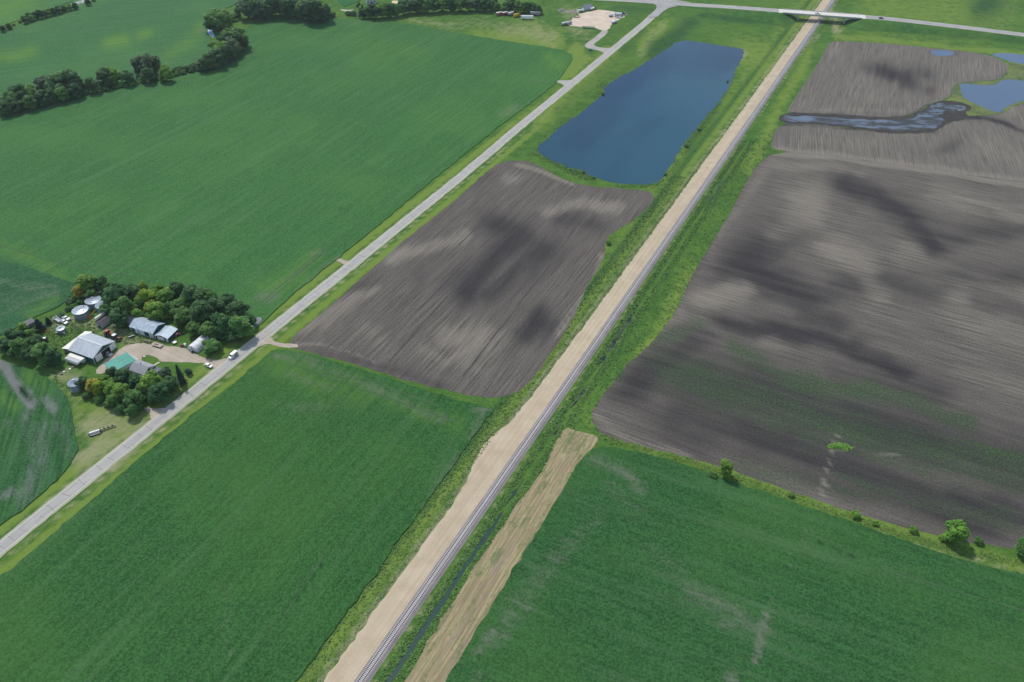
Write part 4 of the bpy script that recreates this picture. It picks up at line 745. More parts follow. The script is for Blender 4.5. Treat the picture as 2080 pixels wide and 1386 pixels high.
# junk rows: individual scrap pieces
def scrap(px,py,label,s,mats):
    q=G(px,py); t=thing('scrap_heap',label,'scrap heap',(q[0],q[1],0),random.uniform(0,3))
    for i in range(9):
        x,y=random.uniform(-s,s),random.uniform(-s*.5,s*.5); a=random.uniform(.15,.6); m=MB()
        if i%3==0: m.cyl((x,y,.25),(x+random.uniform(-1.4,1.4),y+random.uniform(-.8,.8),random.uniform(.2,.9)),.09,n=6)
        elif i%3==1: m.box(x-a,x+a,y-a*.6,y+a*.6,0,a*1.2,a*.2,a*.1)
        else: m.cyl((x,y,0),(x,y,a),a*.9,n=12)
        m.build('scrap_piece',M_[mats[i%len(mats)]],t)
scrap(300,690,'row of scrap along the foot of the workshop wall',3.2,['rust','grey','old','lgrey'])
scrap(306,694.5,'scrap scattered in front of the workshop, closest to the flatbed',2.2,['old','rust','blk','wht'])
scrap(344,694,'pile of grey scrap at the corner of the garage shed',1.7,['grey','lgrey','rust'])
scrap(229,665,'brown heap of scrap and brush beside the small dark roofed shed',2.4,['rust','rock','old'])
scrap(255,657,'scrap heap at the wall of the old grey shed',1.8,['maroon','lgrey','grey'])
scrap(135,757,'weedy rubble heap at the field edge below the grain trailer',2.6,['lgrey','rock','wht'])
scrap(152,745.5,'rusty scrap under the lean-to side of the barn',1.2,['rust','old'])
scrap(292,736-10,'small ornament bed of stones at the tip of the lawn in the yard',.9,['wht','rock'])
scrap(142,787,'rusty machine parts left of the tall small bin',.9,['rust','maroon'])
# ---------------------------------------------------------------- traffic and far yard
def on_hw(pts,i,t,off):
    p=pts[i]*(1-t)+pts[i+1]*t; d=(pts[i+1]-pts[i])[:2]; d/=np.linalg.norm(d); n=np.array([d[1],-d[0]]); q=p[:2]+n*off; return (q[0],q[1],p[2]+.12),math.atan2(d[1],d[0])
d=(dE-dW); P=dW+d*.44; car('white pickup crossing the bridge',(P[0]+an[0]*1.9,P[1]+an[1]*1.9,7.13),bang,'wht','pickup')
l_,a_=on_hw(E3,0,.78,2.0); car('dark blue car on the highway just right of the bridge',l_,a_,'blue')
q=G(1199.5,102.8); car('pale green car parked on the grass at the bend of the gravel lane',(q[0],q[1],.02),R(-10),'gcul')
q=G(1071,39.5); box_trailer('white semi trailer standing in the grass near the tree row',(q[0],q[1],0),R(-4),12.5,'wht','wht')
q=G(1087.5,31.5); box_trailer('grey brown semi trailer behind the white one at the end of the tree row',(q[0],q[1],0),R(-6),10.5,'oldroof','lgrey')
def combine(label,px,py,rz,body,roof):
    q=G(px,py); t=thing('combine_harvester',label,'combine harvester',(q[0],q[1],0),rz,'old harvesters in the grass')
    MB().box(-4.2,1.6,-1.4,1.4,1.2,3.0,.3,.1).build('body',M_[body],t); MB().box(-4.0,1.2,-1.1,1.1,3.003,3.5,.2,.1).build('grain_tank',M_[roof],t)
    MB().box(1.7,3.0,-.9,.9,1.6,3.2,.15,.1).build('cab',M_['glass'],t); MB().box(1.65,3.1,-1,1,3.21,3.35).build('cab_roof',M_[roof],t); MB().box(3.4,4.6,-2.4,2.4,.3,1.2,.3,0).build('header',M_[body],t)
    for y in (-1.6,1.6): wheel(t,1.4,y,.9,.5,'front_wheel'); wheel(t,-3.2,y*.8,.55,.35,'rear_wheel')
combine('old harvester with cream top, leftmost of the row by the trees',1015,31.5,R(28),'rust','cream')
combine('faded red harvester with white top, second in the row by the trees',1027,31,R(35),'red','wht')
combine('harvester with pale blue white top in the middle of the row by the trees',1038.5,31.5,R(38),'grey','wht')
combine('yellow harvester at the right end of the row by the trees',1050,34.5,R(35),'yelw','yelw')
scrap(1046,36,'low rusty machinery in front of the yellow harvester',3,['rust','org','grey'])
scrap(1100,36,'grey scrap pile right of the white semi trailer',3.5,['grey','lgrey','gcul'])
# gravel lot
q=G(1192,19); b=thing('storage_shed','dark roofed storage shed on the far side of the pale gravel lot','shed',(q[0],q[1],0),R(20)); gable_shell(b,9,7,3.4,5.2,M_['lgrey'],M_['shing2'],.4); MB().box(4.51,4.62,-1.5,1.5,0,2.8).build('door',M_['white'],b)
q=G(1255,33); b=thing('office_hut','pale blue roofed hut at the right side of the gravel lot','hut',(q[0],q[1],0),R(-4)); gable_shell(b,7.6,4.4,2.9,3.7,M_['lgrey'],M_['roofb'],.3); MB().box(-1,1,-2.32,-2.21,0,2.1).build('door',M_['grey'],b)
q=G(1173,31.5); t=thing('water_tower_tank','white upright tank on legs at the left edge of the gravel lot','tank',(q[0],q[1],0),0); MB().lathe([(.01,6.4),(1.1,6),(1.3,5.2),(1.3,3.4),(1.0,2.8),(.01,2.5)],18).build('vessel',M_['tank'],t)
for sx in (-1,1):
    for sy in (-1,1): MB().cyl((sx*1.3,sy*1.3,0),(sx*.8,sy*.8,3.1),.08,n=6).build('leg',M_['grey'],t)
box_q=G(1150,52.5)
def truck(label,px,py,rz,cab,bed,L=7.5,group=None):
    q=G(px,py); t=thing('dump_truck',label,'truck',(q[0],q[1],.08),rz,group)
    MB().box(L/2-2.1,L/2-.1,-1.15,1.15,.7,2.7,.25,.1).build('cab',M_[cab],t); MB().box(L/2-1.2,L/2-.05,-.95,.95,1.8,2.4,.06,.02).build('windscreen',M_['glass'],t)
    MB().box(-L/2,L/2-2.4,-1.2,1.2,1.1,2.5,-.15,-.05).build('dump_body',M_[bed],t); MB().box(-L/2+.3,L/2-.3,-.5,.5,.7,1.09).build('chassis',M_['blk'],t)
    for x in (-L/2+.9,-L/2+2.1,L/2-1.2):
        for y in (-1.05,1.05): wheel(t,x,y,.5,.35)
    return t
truck('silver truck at the lower left corner of the gravel lot, left of a pair',1147,50.5,R(42),'lgrey','lgrey',8,'trucks on the gravel lot')
truck('dark grey truck at the lower left corner of the gravel lot, right of a pair',1155,50,R(42),'grey','grey',8,'trucks on the gravel lot')
truck('white and maroon truck beyond the gravel lot, right of the dark shed',1204,20,R(40),'maroon','wht',8,'trucks on the gravel lot')
truck('pale truck parked in front of the dark roofed shed',1180,24.5,R(30),'wht','lgrey',7,'trucks on the gravel lot')
truck('small white truck left of the pale blue roofed hut',1241,34,R(50),'wht','lgrey',5.5,'trucks on the gravel lot')
truck('dark truck parked against the right side of the pale blue hut',1266,31,R(5),'grey','blk',6.5,'trucks on the gravel lot')
truck('white truck on the grass at the lower right edge of the gravel lot',1248,47,R(42),'wht','wht',7.5,'trucks on the gravel lot')
q=G(1256,37); car('white pickup parked in front of the pale blue hut',(q[0],q[1],.09),R(0),'wht','pickup')
q=G(1171,36); t=thing('steel_plates','low rusty stack of plates on the gravel near the upright tank','steel stack',(q[0],q[1],.08),R(-5)); MB().box(-3.2,3.2,-.8,.8,0,.35).build('plates',M_['rust'],t); MB().box(-2.6,3.0,-.6,.6,.352,.6).build('plates',M_['blk'],t)
for i in range(5):  # green culverts, each drawn as two hoops over a low frame
    q=G(1185.5+i*5.1,58.5); t=thing('field_cultivator',['green cultivator frame at the left end of the row below the gravel lot','green cultivator frame second from the left below the gravel lot','green cultivator frame in the middle of the row below the gravel lot','green cultivator frame second from the right below the gravel lot','green cultivator frame at the right end of the row below the gravel lot'][i],'cultivator',(q[0],q[1],0),R(25),'green cultivator frames below the gravel lot')
    m=MB()
    for k_ in range(10): t0,t1=R(36*k_),R(36*(k_+1)); m.cyl((math.cos(t0)*1.1,-.4,1.2+math.sin(t0)*1.1),(math.cos(t1)*1.1,-.4,1.2+math.sin(t1)*1.1),.14,n=5); m.cyl((math.cos(t0)*1.1,.6,1.2+math.sin(t0)*1.1),(math.cos(t1)*1.1,.6,1.2+math.sin(t1)*1.1),.14,n=5)
    m.build('hoop',M_['gcul'],t); MB().box(-1.1,1.1,-.3,.5,.4,.7).build('frame',M_['gcul'],t)
def heap(label,px,py,r,h_,mat):
    q=G(px,py); v=[];f=[];n=24;rings=[(1,0),(.8,.32),(.5,.72),(.25,.95),(0.02,1)]
    for rr,hh in rings:
        for i in range(n): t0=2*math.pi*i/n; w_=1+.12*math.sin(3*t0+px)+random.uniform(-.04,.04); v.append((math.cos(t0)*r*rr*w_*1.3,math.sin(t0)*r*rr*w_,h_*hh+random.uniform(-.05,.05)*(hh>0)))
    for k_ in range(len(rings)-1):
        for i in range(n): j=(i+1)%n; f.append((k_*n+i,k_*n+j,(k_+1)*n+j,(k_+1)*n+i))
    o=link('gravel_pile',v,f,mat); o.location=(q[0],q[1],0); tag(o,label,'gravel pile','gravel piles left of the lot')
heap('brown gravel pile, nearer the gravel lot of the two',1161,25,4.6,2.4,gravel_mat('pile_brown',(.30,.25,.19),(.38,.32,.26)))
heap('grey gravel pile, farther left from the gravel lot',1140,21.5,3.6,1.8,gravel_mat('pile_grey',(.20,.19,.18),(.28,.27,.26)))
q=G(1249,41); t=thing('light_pole','thin dark pole standing in the gravel lot before the pale blue hut','pole',(q[0],q[1],0),0); MB().cyl((0,0,0),(0,0,8),.14,.09,n=8).build('shaft',M_['blk'],t); MB().box(-.1,1.1,-.1,.1,7.9,8.05).build('lamp_arm',M_['blk'],t)
# top-edge homes
q=G(754,6); b=thing('country_house','house with grey roof at the top edge, left of the sandy yard','house',(q[0],q[1],0),R(15)); gable_shell(b,11,9,4,7,M_['siding'],M_['shing2'],.5); MB().box(-1.5,1.5,-4.62,-4.51,0,2.2).build('door',M_['glass'],b)
for x in (-3.8,3.4): MB().box(x-.7,x+.7,-4.62,-4.51,1.4,2.7).build('window',M_['glass'],b)
q=G(838,2); b=thing('long_house','long house with pinkish roof between trees at the top edge of the picture','house',(q[0],q[1],0),R(-5)); gable_shell(b,16,8,3.2,5.4,M_['old'],M_['brick'],.5); MB().box(-1.5,1.5,-4.12,-4.01,0,2.2).build('door',M_['glass'],b)
q=G(957,14.5); 
for k_,(px,lab) in enumerate([(951,'heap of pale junk at the foot of the tree line, left of two'),(965,'heap of pale junk at the foot of the tree line, right of two')]): scrap(px,15,lab,3.5,['wht','lgrey','tan_'])
# ---------------------------------------------------------------- trees
def leaf_mat():
    m,n,b=new_mat('leaves'); h=N(n); oi=n.nodes.new('ShaderNodeObjectInfo'); f=h.noise(h.co(),1.1,3,.6)
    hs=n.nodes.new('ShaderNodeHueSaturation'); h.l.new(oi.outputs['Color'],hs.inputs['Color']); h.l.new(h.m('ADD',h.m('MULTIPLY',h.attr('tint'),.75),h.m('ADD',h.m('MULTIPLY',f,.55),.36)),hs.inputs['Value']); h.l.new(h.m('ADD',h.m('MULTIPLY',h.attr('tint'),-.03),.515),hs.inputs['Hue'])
    h.l.new(hs.outputs[0],b.inputs['Base Color']); b.inputs['Roughness'].default_value=.6; b.inputs['Specular IOR Level'].default_value=.2
    tr=n.nodes.new('ShaderNodeBsdfTranslucent'); h.l.new(hs.outputs[0],tr.inputs[0]); mx=n.nodes.new('ShaderNodeMixShader'); mx.inputs[0].default_value=.35
    h.l.new(b.outputs[0],mx.inputs[1]); h.l.new(tr.outputs[0],mx.inputs[2]); h.l.new(mx.outputs[0],n.nodes['Material Output'].inputs[0]); return m
LEAF=leaf_mat(); BARK=paint('bark',(.13,.10,.075),.9,0,.3,3); PBARK=paint('pale_bark',(.38,.33,.27),.9,0,.2,3)
def quads(C,Nn,size,r):
    n=len(C); a=np.cross(Nn,r.normal(size=(n,3))); a/=np.linalg.norm(a,axis=1)[:,None]+1e-9; b=np.cross(Nn,a); b/=np.linalg.norm(b,axis=1)[:,None]+1e-9
    s=size[:,None]; V=np.empty((n,4,3)); V[:,0]=C-a*s-b*s*.6; V[:,1]=C+a*s*.7-b*s; V[:,2]=C+a*s+b*s*.7; V[:,3]=C-a*s*.6+b*s; return V.reshape(-1,3)
def crown_mesh(name,seed,nl,nq,shape,size=.085,gap=0.0):
    r=np.random.default_rng(seed); P_=[];Q=[];T=[]
    lob=[]
    for i in range(nl):
        if shape=='round': z=r.uniform(.45,2.0); rad=.72*math.sqrt(max(.05,1-((z-1.1)/1.15)**2)); t=r.uniform(0,6.28); d=rad*r.uniform(.35,1.0)
        elif shape=='tall': z=r.uniform(.45,2.5); rad=.5*math.sqrt(max(.05,1-((z-1.5)/1.3)**2)); t=r.uniform(0,6.28); d=rad*r.uniform(.2,1)
        elif shape=='wide': z=r.uniform(.4,1.45); rad=.85; t=r.uniform(0,6.28); d=rad*r.uniform(.1,1)
        else: z=r.uniform(.25,.75); rad=.6; t=r.uniform(0,6.28); d=rad*r.uniform(.1,1)
        lob.append((d*math.cos(t),d*math.sin(t),z,r.uniform(.17,.42),r.uniform(0,1)))
    per=nq//nl
    for x,y,z,rr,tt in lob:
        v=r.normal(size=(per,3)); v/=np.linalg.norm(v,axis=1)[:,None]; v[:,2]=np.abs(v[:,2])*r.choice([1,1,1,-.7],per)
        rad=rr*(r.uniform(.55,1.08,per)); c=np.array([x,y,z])+v*rad[:,None]*[1,1,.85]
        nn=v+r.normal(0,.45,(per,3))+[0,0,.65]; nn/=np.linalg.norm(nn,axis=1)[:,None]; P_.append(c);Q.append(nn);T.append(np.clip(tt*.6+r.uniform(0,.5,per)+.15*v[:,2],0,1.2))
    C=np.concatenate(P_);Nn=np.concatenate(Q);T=np.concatenate(T); V=quads(C,Nn,r.uniform(size*.6,size*1.25,len(C)),r)
    me=bpy.data.meshes.new(name); me.from_pydata(V.tolist(),[],[(4*i,4*i+1,4*i+2,4*i+3) for i in range(len(C))]); me.materials.append(LEAF)
    setattr_(me,'tint',np.repeat(T,4)); return me,lob
def trunk_mesh(name,lob,h0,r0,mat=None):
    m=MB(); m.cyl((0,0,-.05),(0.02,0,h0*.5),r0,r0*.8,8); m.cyl((.02,0,h0*.5),(0,.03,h0),r0*.8,r0*.55,8)
    for x,y,z,rr,t in lob[:9]: m.cyl((0,0,h0*.6),(x*.85,y*.85,z),r0*.42,r0*.12,6)
    me=bpy.data.meshes.new(name); me.from_pydata(m.v,[],m.f); me.materials.append(mat or BARK); return me
PROTO={}
for i in range(4): cm_,lb=crown_mesh('crown',10+i,40,7200,'round',.072); PROTO['r%d'%i]=(cm_,trunk_mesh('trunk',lb,1.1,.07))
for i in range(2): cm_,lb=crown_mesh('crown',20+i,40,6400,'tall',.066); PROTO['t%d'%i]=(cm_,trunk_mesh('trunk',lb,1.3,.055))
for i in range(2): cm_,lb=crown_mesh('crown',30+i,38,6400,'wide',.07); PROTO['w%d'%i]=(cm_,trunk_mesh('trunk',lb,.8,.08))
for i in range(2): cm_,lb=crown_mesh('crown',40+i,22,3000,'bush',.08); PROTO['b%d'%i]=(cm_,trunk_mesh('trunk',lb,.4,.04))
cm_,lb=crown_mesh('crown',51,15,1500,'tall',.06); PROTO['s0']=(cm_,trunk_mesh('trunk',lb,1.6,.06,PBARK))
def spruce_mesh():
    r=np.random.default_rng(5); C=[];Nn=[]
    for k in range(22):
        z=.18+k*.1; rad=.46*(1-(z/2.5))**.85
        for j in range(int(30+90*rad)): t=r.uniform(0,6.28); q=r.uniform(.25,1.05)*rad*(1+.25*math.sin(5*t+k)); C.append((math.cos(t)*q,math.sin(t)*q,z-q*.25+r.normal(0,.02))); Nn.append((math.cos(t)*.6,math.sin(t)*.6,.8))
    C=np.array(C);Nn=np.array(Nn)+r.normal(0,.3,(len(C),3)); V=quads(C,Nn,r.uniform(.035,.075,len(C)),r)
    me=bpy.data.meshes.new('crown'); me.from_pydata(V.tolist(),[],[(4*i,4*i+1,4*i+2,4*i+3) for i in range(len(C))]); me.materials.append(LEAF); setattr_(me,'tint',np.repeat(r.uniform(0,.5,len(C)),4))
    m=MB(); m.cyl((0,0,0),(0,0,2.3),.045,.01,8); t=bpy.data.meshes.new('trunk'); t.from_pydata(m.v,[],m.f); t.materials.append(BARK); return me,t
PROTO['c0']=spruce_mesh()
LC={'d':(.060,.155,.046),'m':(.100,.225,.048),'g':(.145,.30,.042),'y':(.22,.33,.03),'o':(.30,.30,.035),'s':(.045,.105,.070),'l':(.13,.24,.06),'w':(.10,.18,.08)}
ORD=['first','second','third','fourth','fifth','sixth','seventh','eighth','ninth','tenth','eleventh','twelfth','thirteenth','fourteenth','fifteenth','sixteenth','seventeenth','eighteenth','nineteenth']
TENS={2:'twent',3:'thirt',4:'fort',5:'fift',6:'sixt',7:'sevent',8:'eight',9:'ninet'}
def ordw(n):
    if n<20: return ORD[n-1]
    t,u=divmod(n,10); return TENS[t]+('ieth' if u==0 else 'y '+ORD[u-1])
KN={'r':('broadleaf_tree','tree','round'),'t':('tall_tree','tree','tall'),'w':('spreading_tree','tree','spreading'),'b':('bush','bush','low'),'c':('spruce_tree','tree','conical'),'s':('dead_topped_tree','tree','bare limbed')}
CN={'d':'dark green','m':'green','g':'bright green','y':'yellow green','o':'golden yellow','s':'blue green','l':'light green','w':'grey green'}
TREES=[]
def tree(cx,cy,rp,kind,colr,label,group=None,hs=1.0,crown_center=True):
    """cx,cy: middle of the crown in the photo, rp its radius in photo pixels"""
    rm=rp*.2145*1298/ .769/1298*278/ (cy+648)*1.0/ (278*.2145/.769/1298)*(.2145*1298/1298) if False else rp*278/(.769*(cy+648))
    hf={'r':2.15,'t':2.7,'w':1.75,'b':1.0,'c':2.4,'s':2.7}[kind[0]]*hs; zc=rm*hf*.56
    # the crown centre sits zc above the foot: find the foot so that the crown projects onto the photo position
    X,Y=G(cx,cy,zc); nm,cat,_=KN[kind[0]]
    t=thing(nm,label,cat,(X,Y,0),random.uniform(0,6.28),group)
    cr_,tr_=PROTO[kind]; sc={'r':(1.16,1.08),'t':(1.4,1.12),'w':(1.1,1.05),'b':(1.15,1.2),'c':(1.9,1.0),'s':(1.1,1.05)}[kind[0]]
    for me,n2 in ((cr_,'crown'),(tr_,'trunk')):
        o=bpy.data.objects.new(n2,me); COL.objects.link(o); o.parent=t; o.scale=(rm*sc[0],rm*sc[0],rm*hs*sc[1]*(.92 if kind[0]!='c' else 1))
        c=LC[colr]; j=random.uniform(.86,1.14); o.color=(c[0]*j*random.uniform(.9,1.12),c[1]*j,c[2]*j,1) if n2=='crown' else (1,1,1,1)
    TREES.append((X,Y,rm)); return t
def row(lst,place,group):
    lst=sorted(lst,key=lambda q:q[0])
    for i,q in enumerate(lst):
        x,y,rp,kind,c=q[:5]; hs=q[5] if len(q)>5 else 1.0
        tree(x,y,rp,kind,c,'%s %s %s, %s from left %s'%(KN[kind[0]][2],CN[c],KN[kind[0]][1],ordw(i+1),place),group,hs)
NE=[(160,592,13,'r1','o'),(178,578,17,'t0','g'),(204,578,16,'r0','d'),(186,600,12,'r2','m'),(232,600,22,'r3','d'),(222,622,16,'w0','m'),(250,622,21,'r0','m'),(289,582,10,'r1','y'),(240,645,17,'r2','d'),(262,628,13,'r3','y'),(300,604,18,'r0','y'),(335,604,17,'r1','g'),(318,632,18,'r2','g'),(350,628,15,'r3','m'),(396,603,23,'r0','d'),(370,642,20,'w1','m'),(372,618,18,'r1','m'),(412,634,24,'r3','d'),(440,622,19,'r0','d'),(462,612,15,'r2','d'),(482,632,21,'r1','d'),(450,660,22,'r3','d'),(488,662,22,'r0','m'),(425,672,17,'r2','m'),(393,668,14,'r1','m'),(468,678,16,'w0','d'),(202,600,9,'r1','w'),(345,580+15,12,'r2','y'),(505,650,13,'r3','d'),(270,596,17,'r2','d'),(286,614,14,'r0','g'),(254,594,16,'r1','d'),(306,624,13,'r3','y'),(322,592,14,'r0','g'),(358,588,15,'r2','d'),(425,604,16,'r1','m'),(278,640,12,'r3','g'),(300,640,12,'b1','m'),(216,585,12,'r1','m')]
row(NE,'in the grove behind the workshop','trees of the grove behind the workshop')
tree(429,704,17,'w1','m','spreading green tree leaning over the right side of the quonset hut',hs=.9)
WE=[(45,664,9,'r1','g'),(24,681,13,'r0','d'),(40,684,12,'r2','d'),(59,678,9,'r3','g'),(72,672,9,'b0','d'),(11,702,15,'r1','d'),(40,706,18,'r3','m'),(62,702,15,'r0','d'),(86,718,20,'r2','m'),(104,722,17,'r1','d'),(28,715,12,'w0','d'),(57,722,13,'r0','d'),(76,690,11,'r3','d'),(50,660,8,'b1','m'),(125,640,8,'b0','w')]
row(WE,'in the western grove','trees of the western grove')
tree(77,657,13,'c0','s','dark blue green spruce beside the grey roofed shed in the western grove',None,.9); tree(96,650,8,'c0','s','small spruce standing right of the larger dark spruce',None,.9)
SO=[(227,756,12,'r0','d'),(251,764,15,'r2','d'),(275,774,14,'r1','d'),(306,775,20,'r3','g'),(292,791,15,'r0','m'),(325,796,19,'r1','d'),(345,780,15,'r2','d'),(313,803,15,'r3','d'),(192,784,16,'r1','o'),(214,778,15,'r0','g'),(168,778,12,'r2','d'),(176,803,12,'b0','d'),(223,790,15,'r3','g'),(245,796,18,'r1','g'),(202,811,13,'b1','m'),(219,820,11,'b0','d'),(245,831,13,'b1','d'),(272,811,18,'r2','m'),(267,833,13,'r0','m'),(337,757,11,'r3','w'),(200,790,13,'t1','y'),(230,812,13,'r0','m')]
row(SO,'in the lower grove by the farmhouse','trees of the lower grove by the farmhouse')
tree(363,757,10.5,'c0','s','tall dark spruce alone on the lawn by the road',None,2.0); tree(382,755,8,'b0','s','round clipped dark bush on the lawn beside the tall spruce',None,1.5)
tree(1474,951,13.5,'t0','g','lone tall tree on the grass strip between the dark field and the lower right crop',None,1.1)
tree(1944,1080,22,'r1','g','leafy tree at the right on the grass strip below the dark field',None,1.05); tree(1915,1092,10,'b1','g','bush crouching at the left foot of the leafy right hand tree')
tree(2083,1112,17,'t1','m','tree cut off by the right edge of the picture',None,1.0)
BU=[(1608,1006,7,'b0','m'),(1738,1046,11,'b1','g'),(1779,1062,8,'b0','g'),(1857,1077,10,'b1','g'),(1450,965,9,'b0','m'),(1990,1100,10,'b1','m')]
row(BU,'on the grass strip below the dark field','bushes on the grass strip')
CR=[(8,220,12),(22,203,14),(40,192,16),(60,192,14),(30,214,12),(60,208,12),(85,200,12),(92,168,16),(110,178,17),(125,163,18),(142,167,18),(155,170,12),(100,195,12),(125,192,12),(150,185,12),(172,178,9),(188,173,12),(205,174,9),(213,158,14),(228,155,13),(225,172,9),(245,174,7),(257,159,11),(270,167,8),(300,152,12),(290,163,9),(312,159,8),(335,150,12),(350,147,10),(365,143,10),(380,139,10),(395,136,10),(412,131,11),(425,123,13),(440,118,14),(447,100,17),(460,108,14),(475,75,20),(490,86,12),(470,96,14),(455,90,14),(440,40,20),(430,46,12),(455,42,14),(445,57,9),(470,37,10),(482,30,8),(500,16,19),(516,12,18),(520,28,10),(535,23,12),(545,26,10),(556,12,16),(571,13,16),(586,15,16),(600,15,16),(590,29,9),(615,18,17),(632,20,18),(648,17,16),(658,27,13),(666,29,9),(676,31,7)]
kc=['d','m','d','w','d','m','d','g']
crl=[(x,y,r_,('w' if r_>15 and i%2 else 'r' if r_>10 else 'b')+str(i%2 if (r_>15 and i%2) or r_<=10 else i%4),kc[(i*5)%8]) for i,(x,y,r_) in enumerate(CR)]
crl=[(x,y-1,r_*1.14,k_,c_) for x,y,r_,k_,c_ in crl]
crl+=[(283,132,16,'r2','w'),(312,130,15,'r3','w')]
row(crl,'along the winding creek','trees along the winding creek')
tree(299,130,17,'s0','w','half dead tree with bare pale limbs rising from the creek tree line',None,1.0)
row([(142,612,9,'b0','w'),(152,604,9,'b1','m'),(163,612,10,'b0','d'),(138,628,7,'b1','w'),(150,622,8,'b0','m')],'left of the grain bins','bushes left of the grain bins')
row([(x,y,r_,'b%d'%(i%2),['d','m','g','m'][i%4]) for i,(x,y,r_) in enumerate([(4,228,9),(16,224,9),(28,220,8),(50,214,9),(72,208,9),(88,207,8),(112,203,9),(135,196,9),(160,190,9),(176,187,8),(192,185,7),(212,181,8),(236,177,7),(254,173,7),(268,171,7),(276,168,7),(320,159,7),(344,155,7),(357,150,8),(372,147,8),(388,143,8),(403,139,9),(420,134,9),(436,128,9),(452,120,9),(470,110,9),(482,100,9)])],'in the undergrowth along the creek','bushes of the creek undergrowth')
TR=[(708,27,7),(719,28,7),(736,26,9),(748,25,10),(760,22,13),(775,20,13),(790,20,12),(803,20,11),(818,15,12),(832,12,12),(847,11,12),(862,10,13),(880,9,13),(898,8,12),(916,8,12),(934,8,12),(952,7,12),(970,8,11),(985,9,11),(999,9,9)]
row([(x,y,r_,('r' if r_>8 else 'b')+str(i%4 if r_>8 else i%2),kc[(i*3)%8]) for i,(x,y,r_) in enumerate(TR)],'in the top tree belt past the creek bend','trees of the top belt')
T2=[(1011,14,8),(1020,19,6),(1030,11,9),(1041,13,9),(1052,13,10),(1062,13,10),(1073,14,9),(1083,16,9),(1092,18,8),(1098,21,5),(1027,20,6),(1003,4,9),(1040,3,8)]
row([(x,y,r_,'r%d'%(i%4),['m','g','m','d'][i%4]) for i,(x,y,r_) in enumerate(T2)],'in the short row behind the harvesters','trees behind the harvesters')
FT=[(5,58,6),(17,53,6),(28,50,4),(41,45,4),(50,40,7),(58,33,7),(64,37,6),(72,31,7),(81,28,8),(89,28,7),(98,25,7),(108,23,7),(119,20,7),(129,17,6),(140,15,6),(152,12,6),(178,4,6),(190,1,5)]
row([(x,y,r_,('r' if r_>5 else 'b')+str(i%2),['d','m','g','d'][i%4]) for i,(x,y,r_) in enumerate(FT)],'in the far hedge at the top left corner','trees of the far corner hedge')
for i,(x,y,lab) in enumerate([(725.5,10,'tiny conifer on the lawn of the top house, leftmost of three'),(729,6,'tiny conifer on the lawn of the top house, farthest back of three'),(735.5,12,'tiny conifer on the lawn of the top house, rightmost of three')]): tree(x,y,3.2,'c0','d',lab,'tiny conifers by the top house')
# reeds and bushes at the pond
PB=[(1395,296,5),(1352,354,4),(1225,190,4),(1478,165,3),(1205,360,4),(1185,350,4),(1420,262,5),(1237,494,6)]
row([(x,y,r_,'b%d'%(i%2),'m') for i,(x,y,r_) in enumerate(PB)],'round the pond and its lower field','small bushes round the pond')
# ---------------------------------------------------------------- rough grass and weeds: clumps standing on the verges
def tufts(name,pts,size,cols,seed,hgt=1.0):
    r=np.random.default_rng(seed); n=len(pts); sz=r.uniform(*size,n); C=np.column_stack([pts,sz*.35*hgt]); Vs=[];
    col=np.array(cols)[r.integers(0,len(cols),n)]*r.uniform(.9,1.45,(n,1)); cc=[]
    for k in range(4):
        off=r.normal(0,1,(n,3))*sz[:,None]*[.45,.45,.12]; nn=r.normal(size=(n,3))*[.45,.45,.2]+[-.15,.2,1.0]; nn/=np.linalg.norm(nn,axis=1)[:,None]
        Vs.append(quads(C+off,nn,sz*.5,r)); cc.append(np.repeat(col*r.uniform(.85,1.15,(n,1)),4,0))
    V=np.concatenate(Vs); cc=np.concatenate(cc); me=bpy.data.meshes.new(name); me.from_pydata(V.tolist(),[],[(4*i,4*i+1,4*i+2,4*i+3) for i in range(len(V)//4)])
    a=me.color_attributes.new('tone','FLOAT_COLOR','POINT'); a.data.foreach_set('color',np.column_stack([cc,np.ones(len(cc))]).astype(np.float32).ravel())
    me.materials.append(TUFT); o=bpy.data.objects.new(name,me); COL.objects.link(o); return o
m_,n_t,b_=new_mat('tuft'); h_=N(n_t); h_.l.new(h_.attr('tone','Color'),b_.inputs['Base Color']); b_.inputs['Roughness'].default_value=.8; TUFT=m_
def relpts(ax0,axd,axn,s0,s1,dm,dsd,n,seed,lo=None,hi=None):
    r=np.random.default_rng(seed); s=r.uniform(s0,s1,n); d=r.normal(dm,dsd,n) if lo is None else r.uniform(lo,hi,n); return ax0+np.outer(s,axd)+np.outer(d,axn)
r9_=np.random.default_rng(66)
def free(p): 
    k=np.ones(len(p),bool)
    for pl in POLYS: k&=~inside(p,pl)
    return p[k]
G1=[(.085,.165,.034),(.105,.185,.042),(.07,.145,.034),(.145,.19,.06)]; G2=[(.065,.15,.034),(.085,.175,.038),(.055,.135,.032)]
a=[relpts(RL0,RLD,RLN,-60,420,0,0,9000,1,-20,-15.5),relpts(RL0,RLD,RLN,-60,420,0,0,5000,3,-40,-20)]
tag(tufts('verge_grass',free(np.concatenate(a))[::3],(.25,.55),G1,1,.5),'thick yellow green grass along the left side of the sand track','grass',kind='stuff')
tag(tufts('verge_grass',free(np.concatenate([relpts(RL0,RLD,RLN,-60,420,0,0,3500,2,-25,-19.5),relpts(RL0,RLD,RLN,-60,500,0,0,5500,4,4.8,8.0),relpts(RL0,RLD,RLN,-60,500,0,0,4000,5,10.3,13.5),relpts(RL0,RLD,RLN,120,520,0,0,3500,15,13,34)])),(.3,.75),G2+G1[:3],2,.4),'dense dark grass on both banks of the ditch beside the railway','grass',kind='stuff')
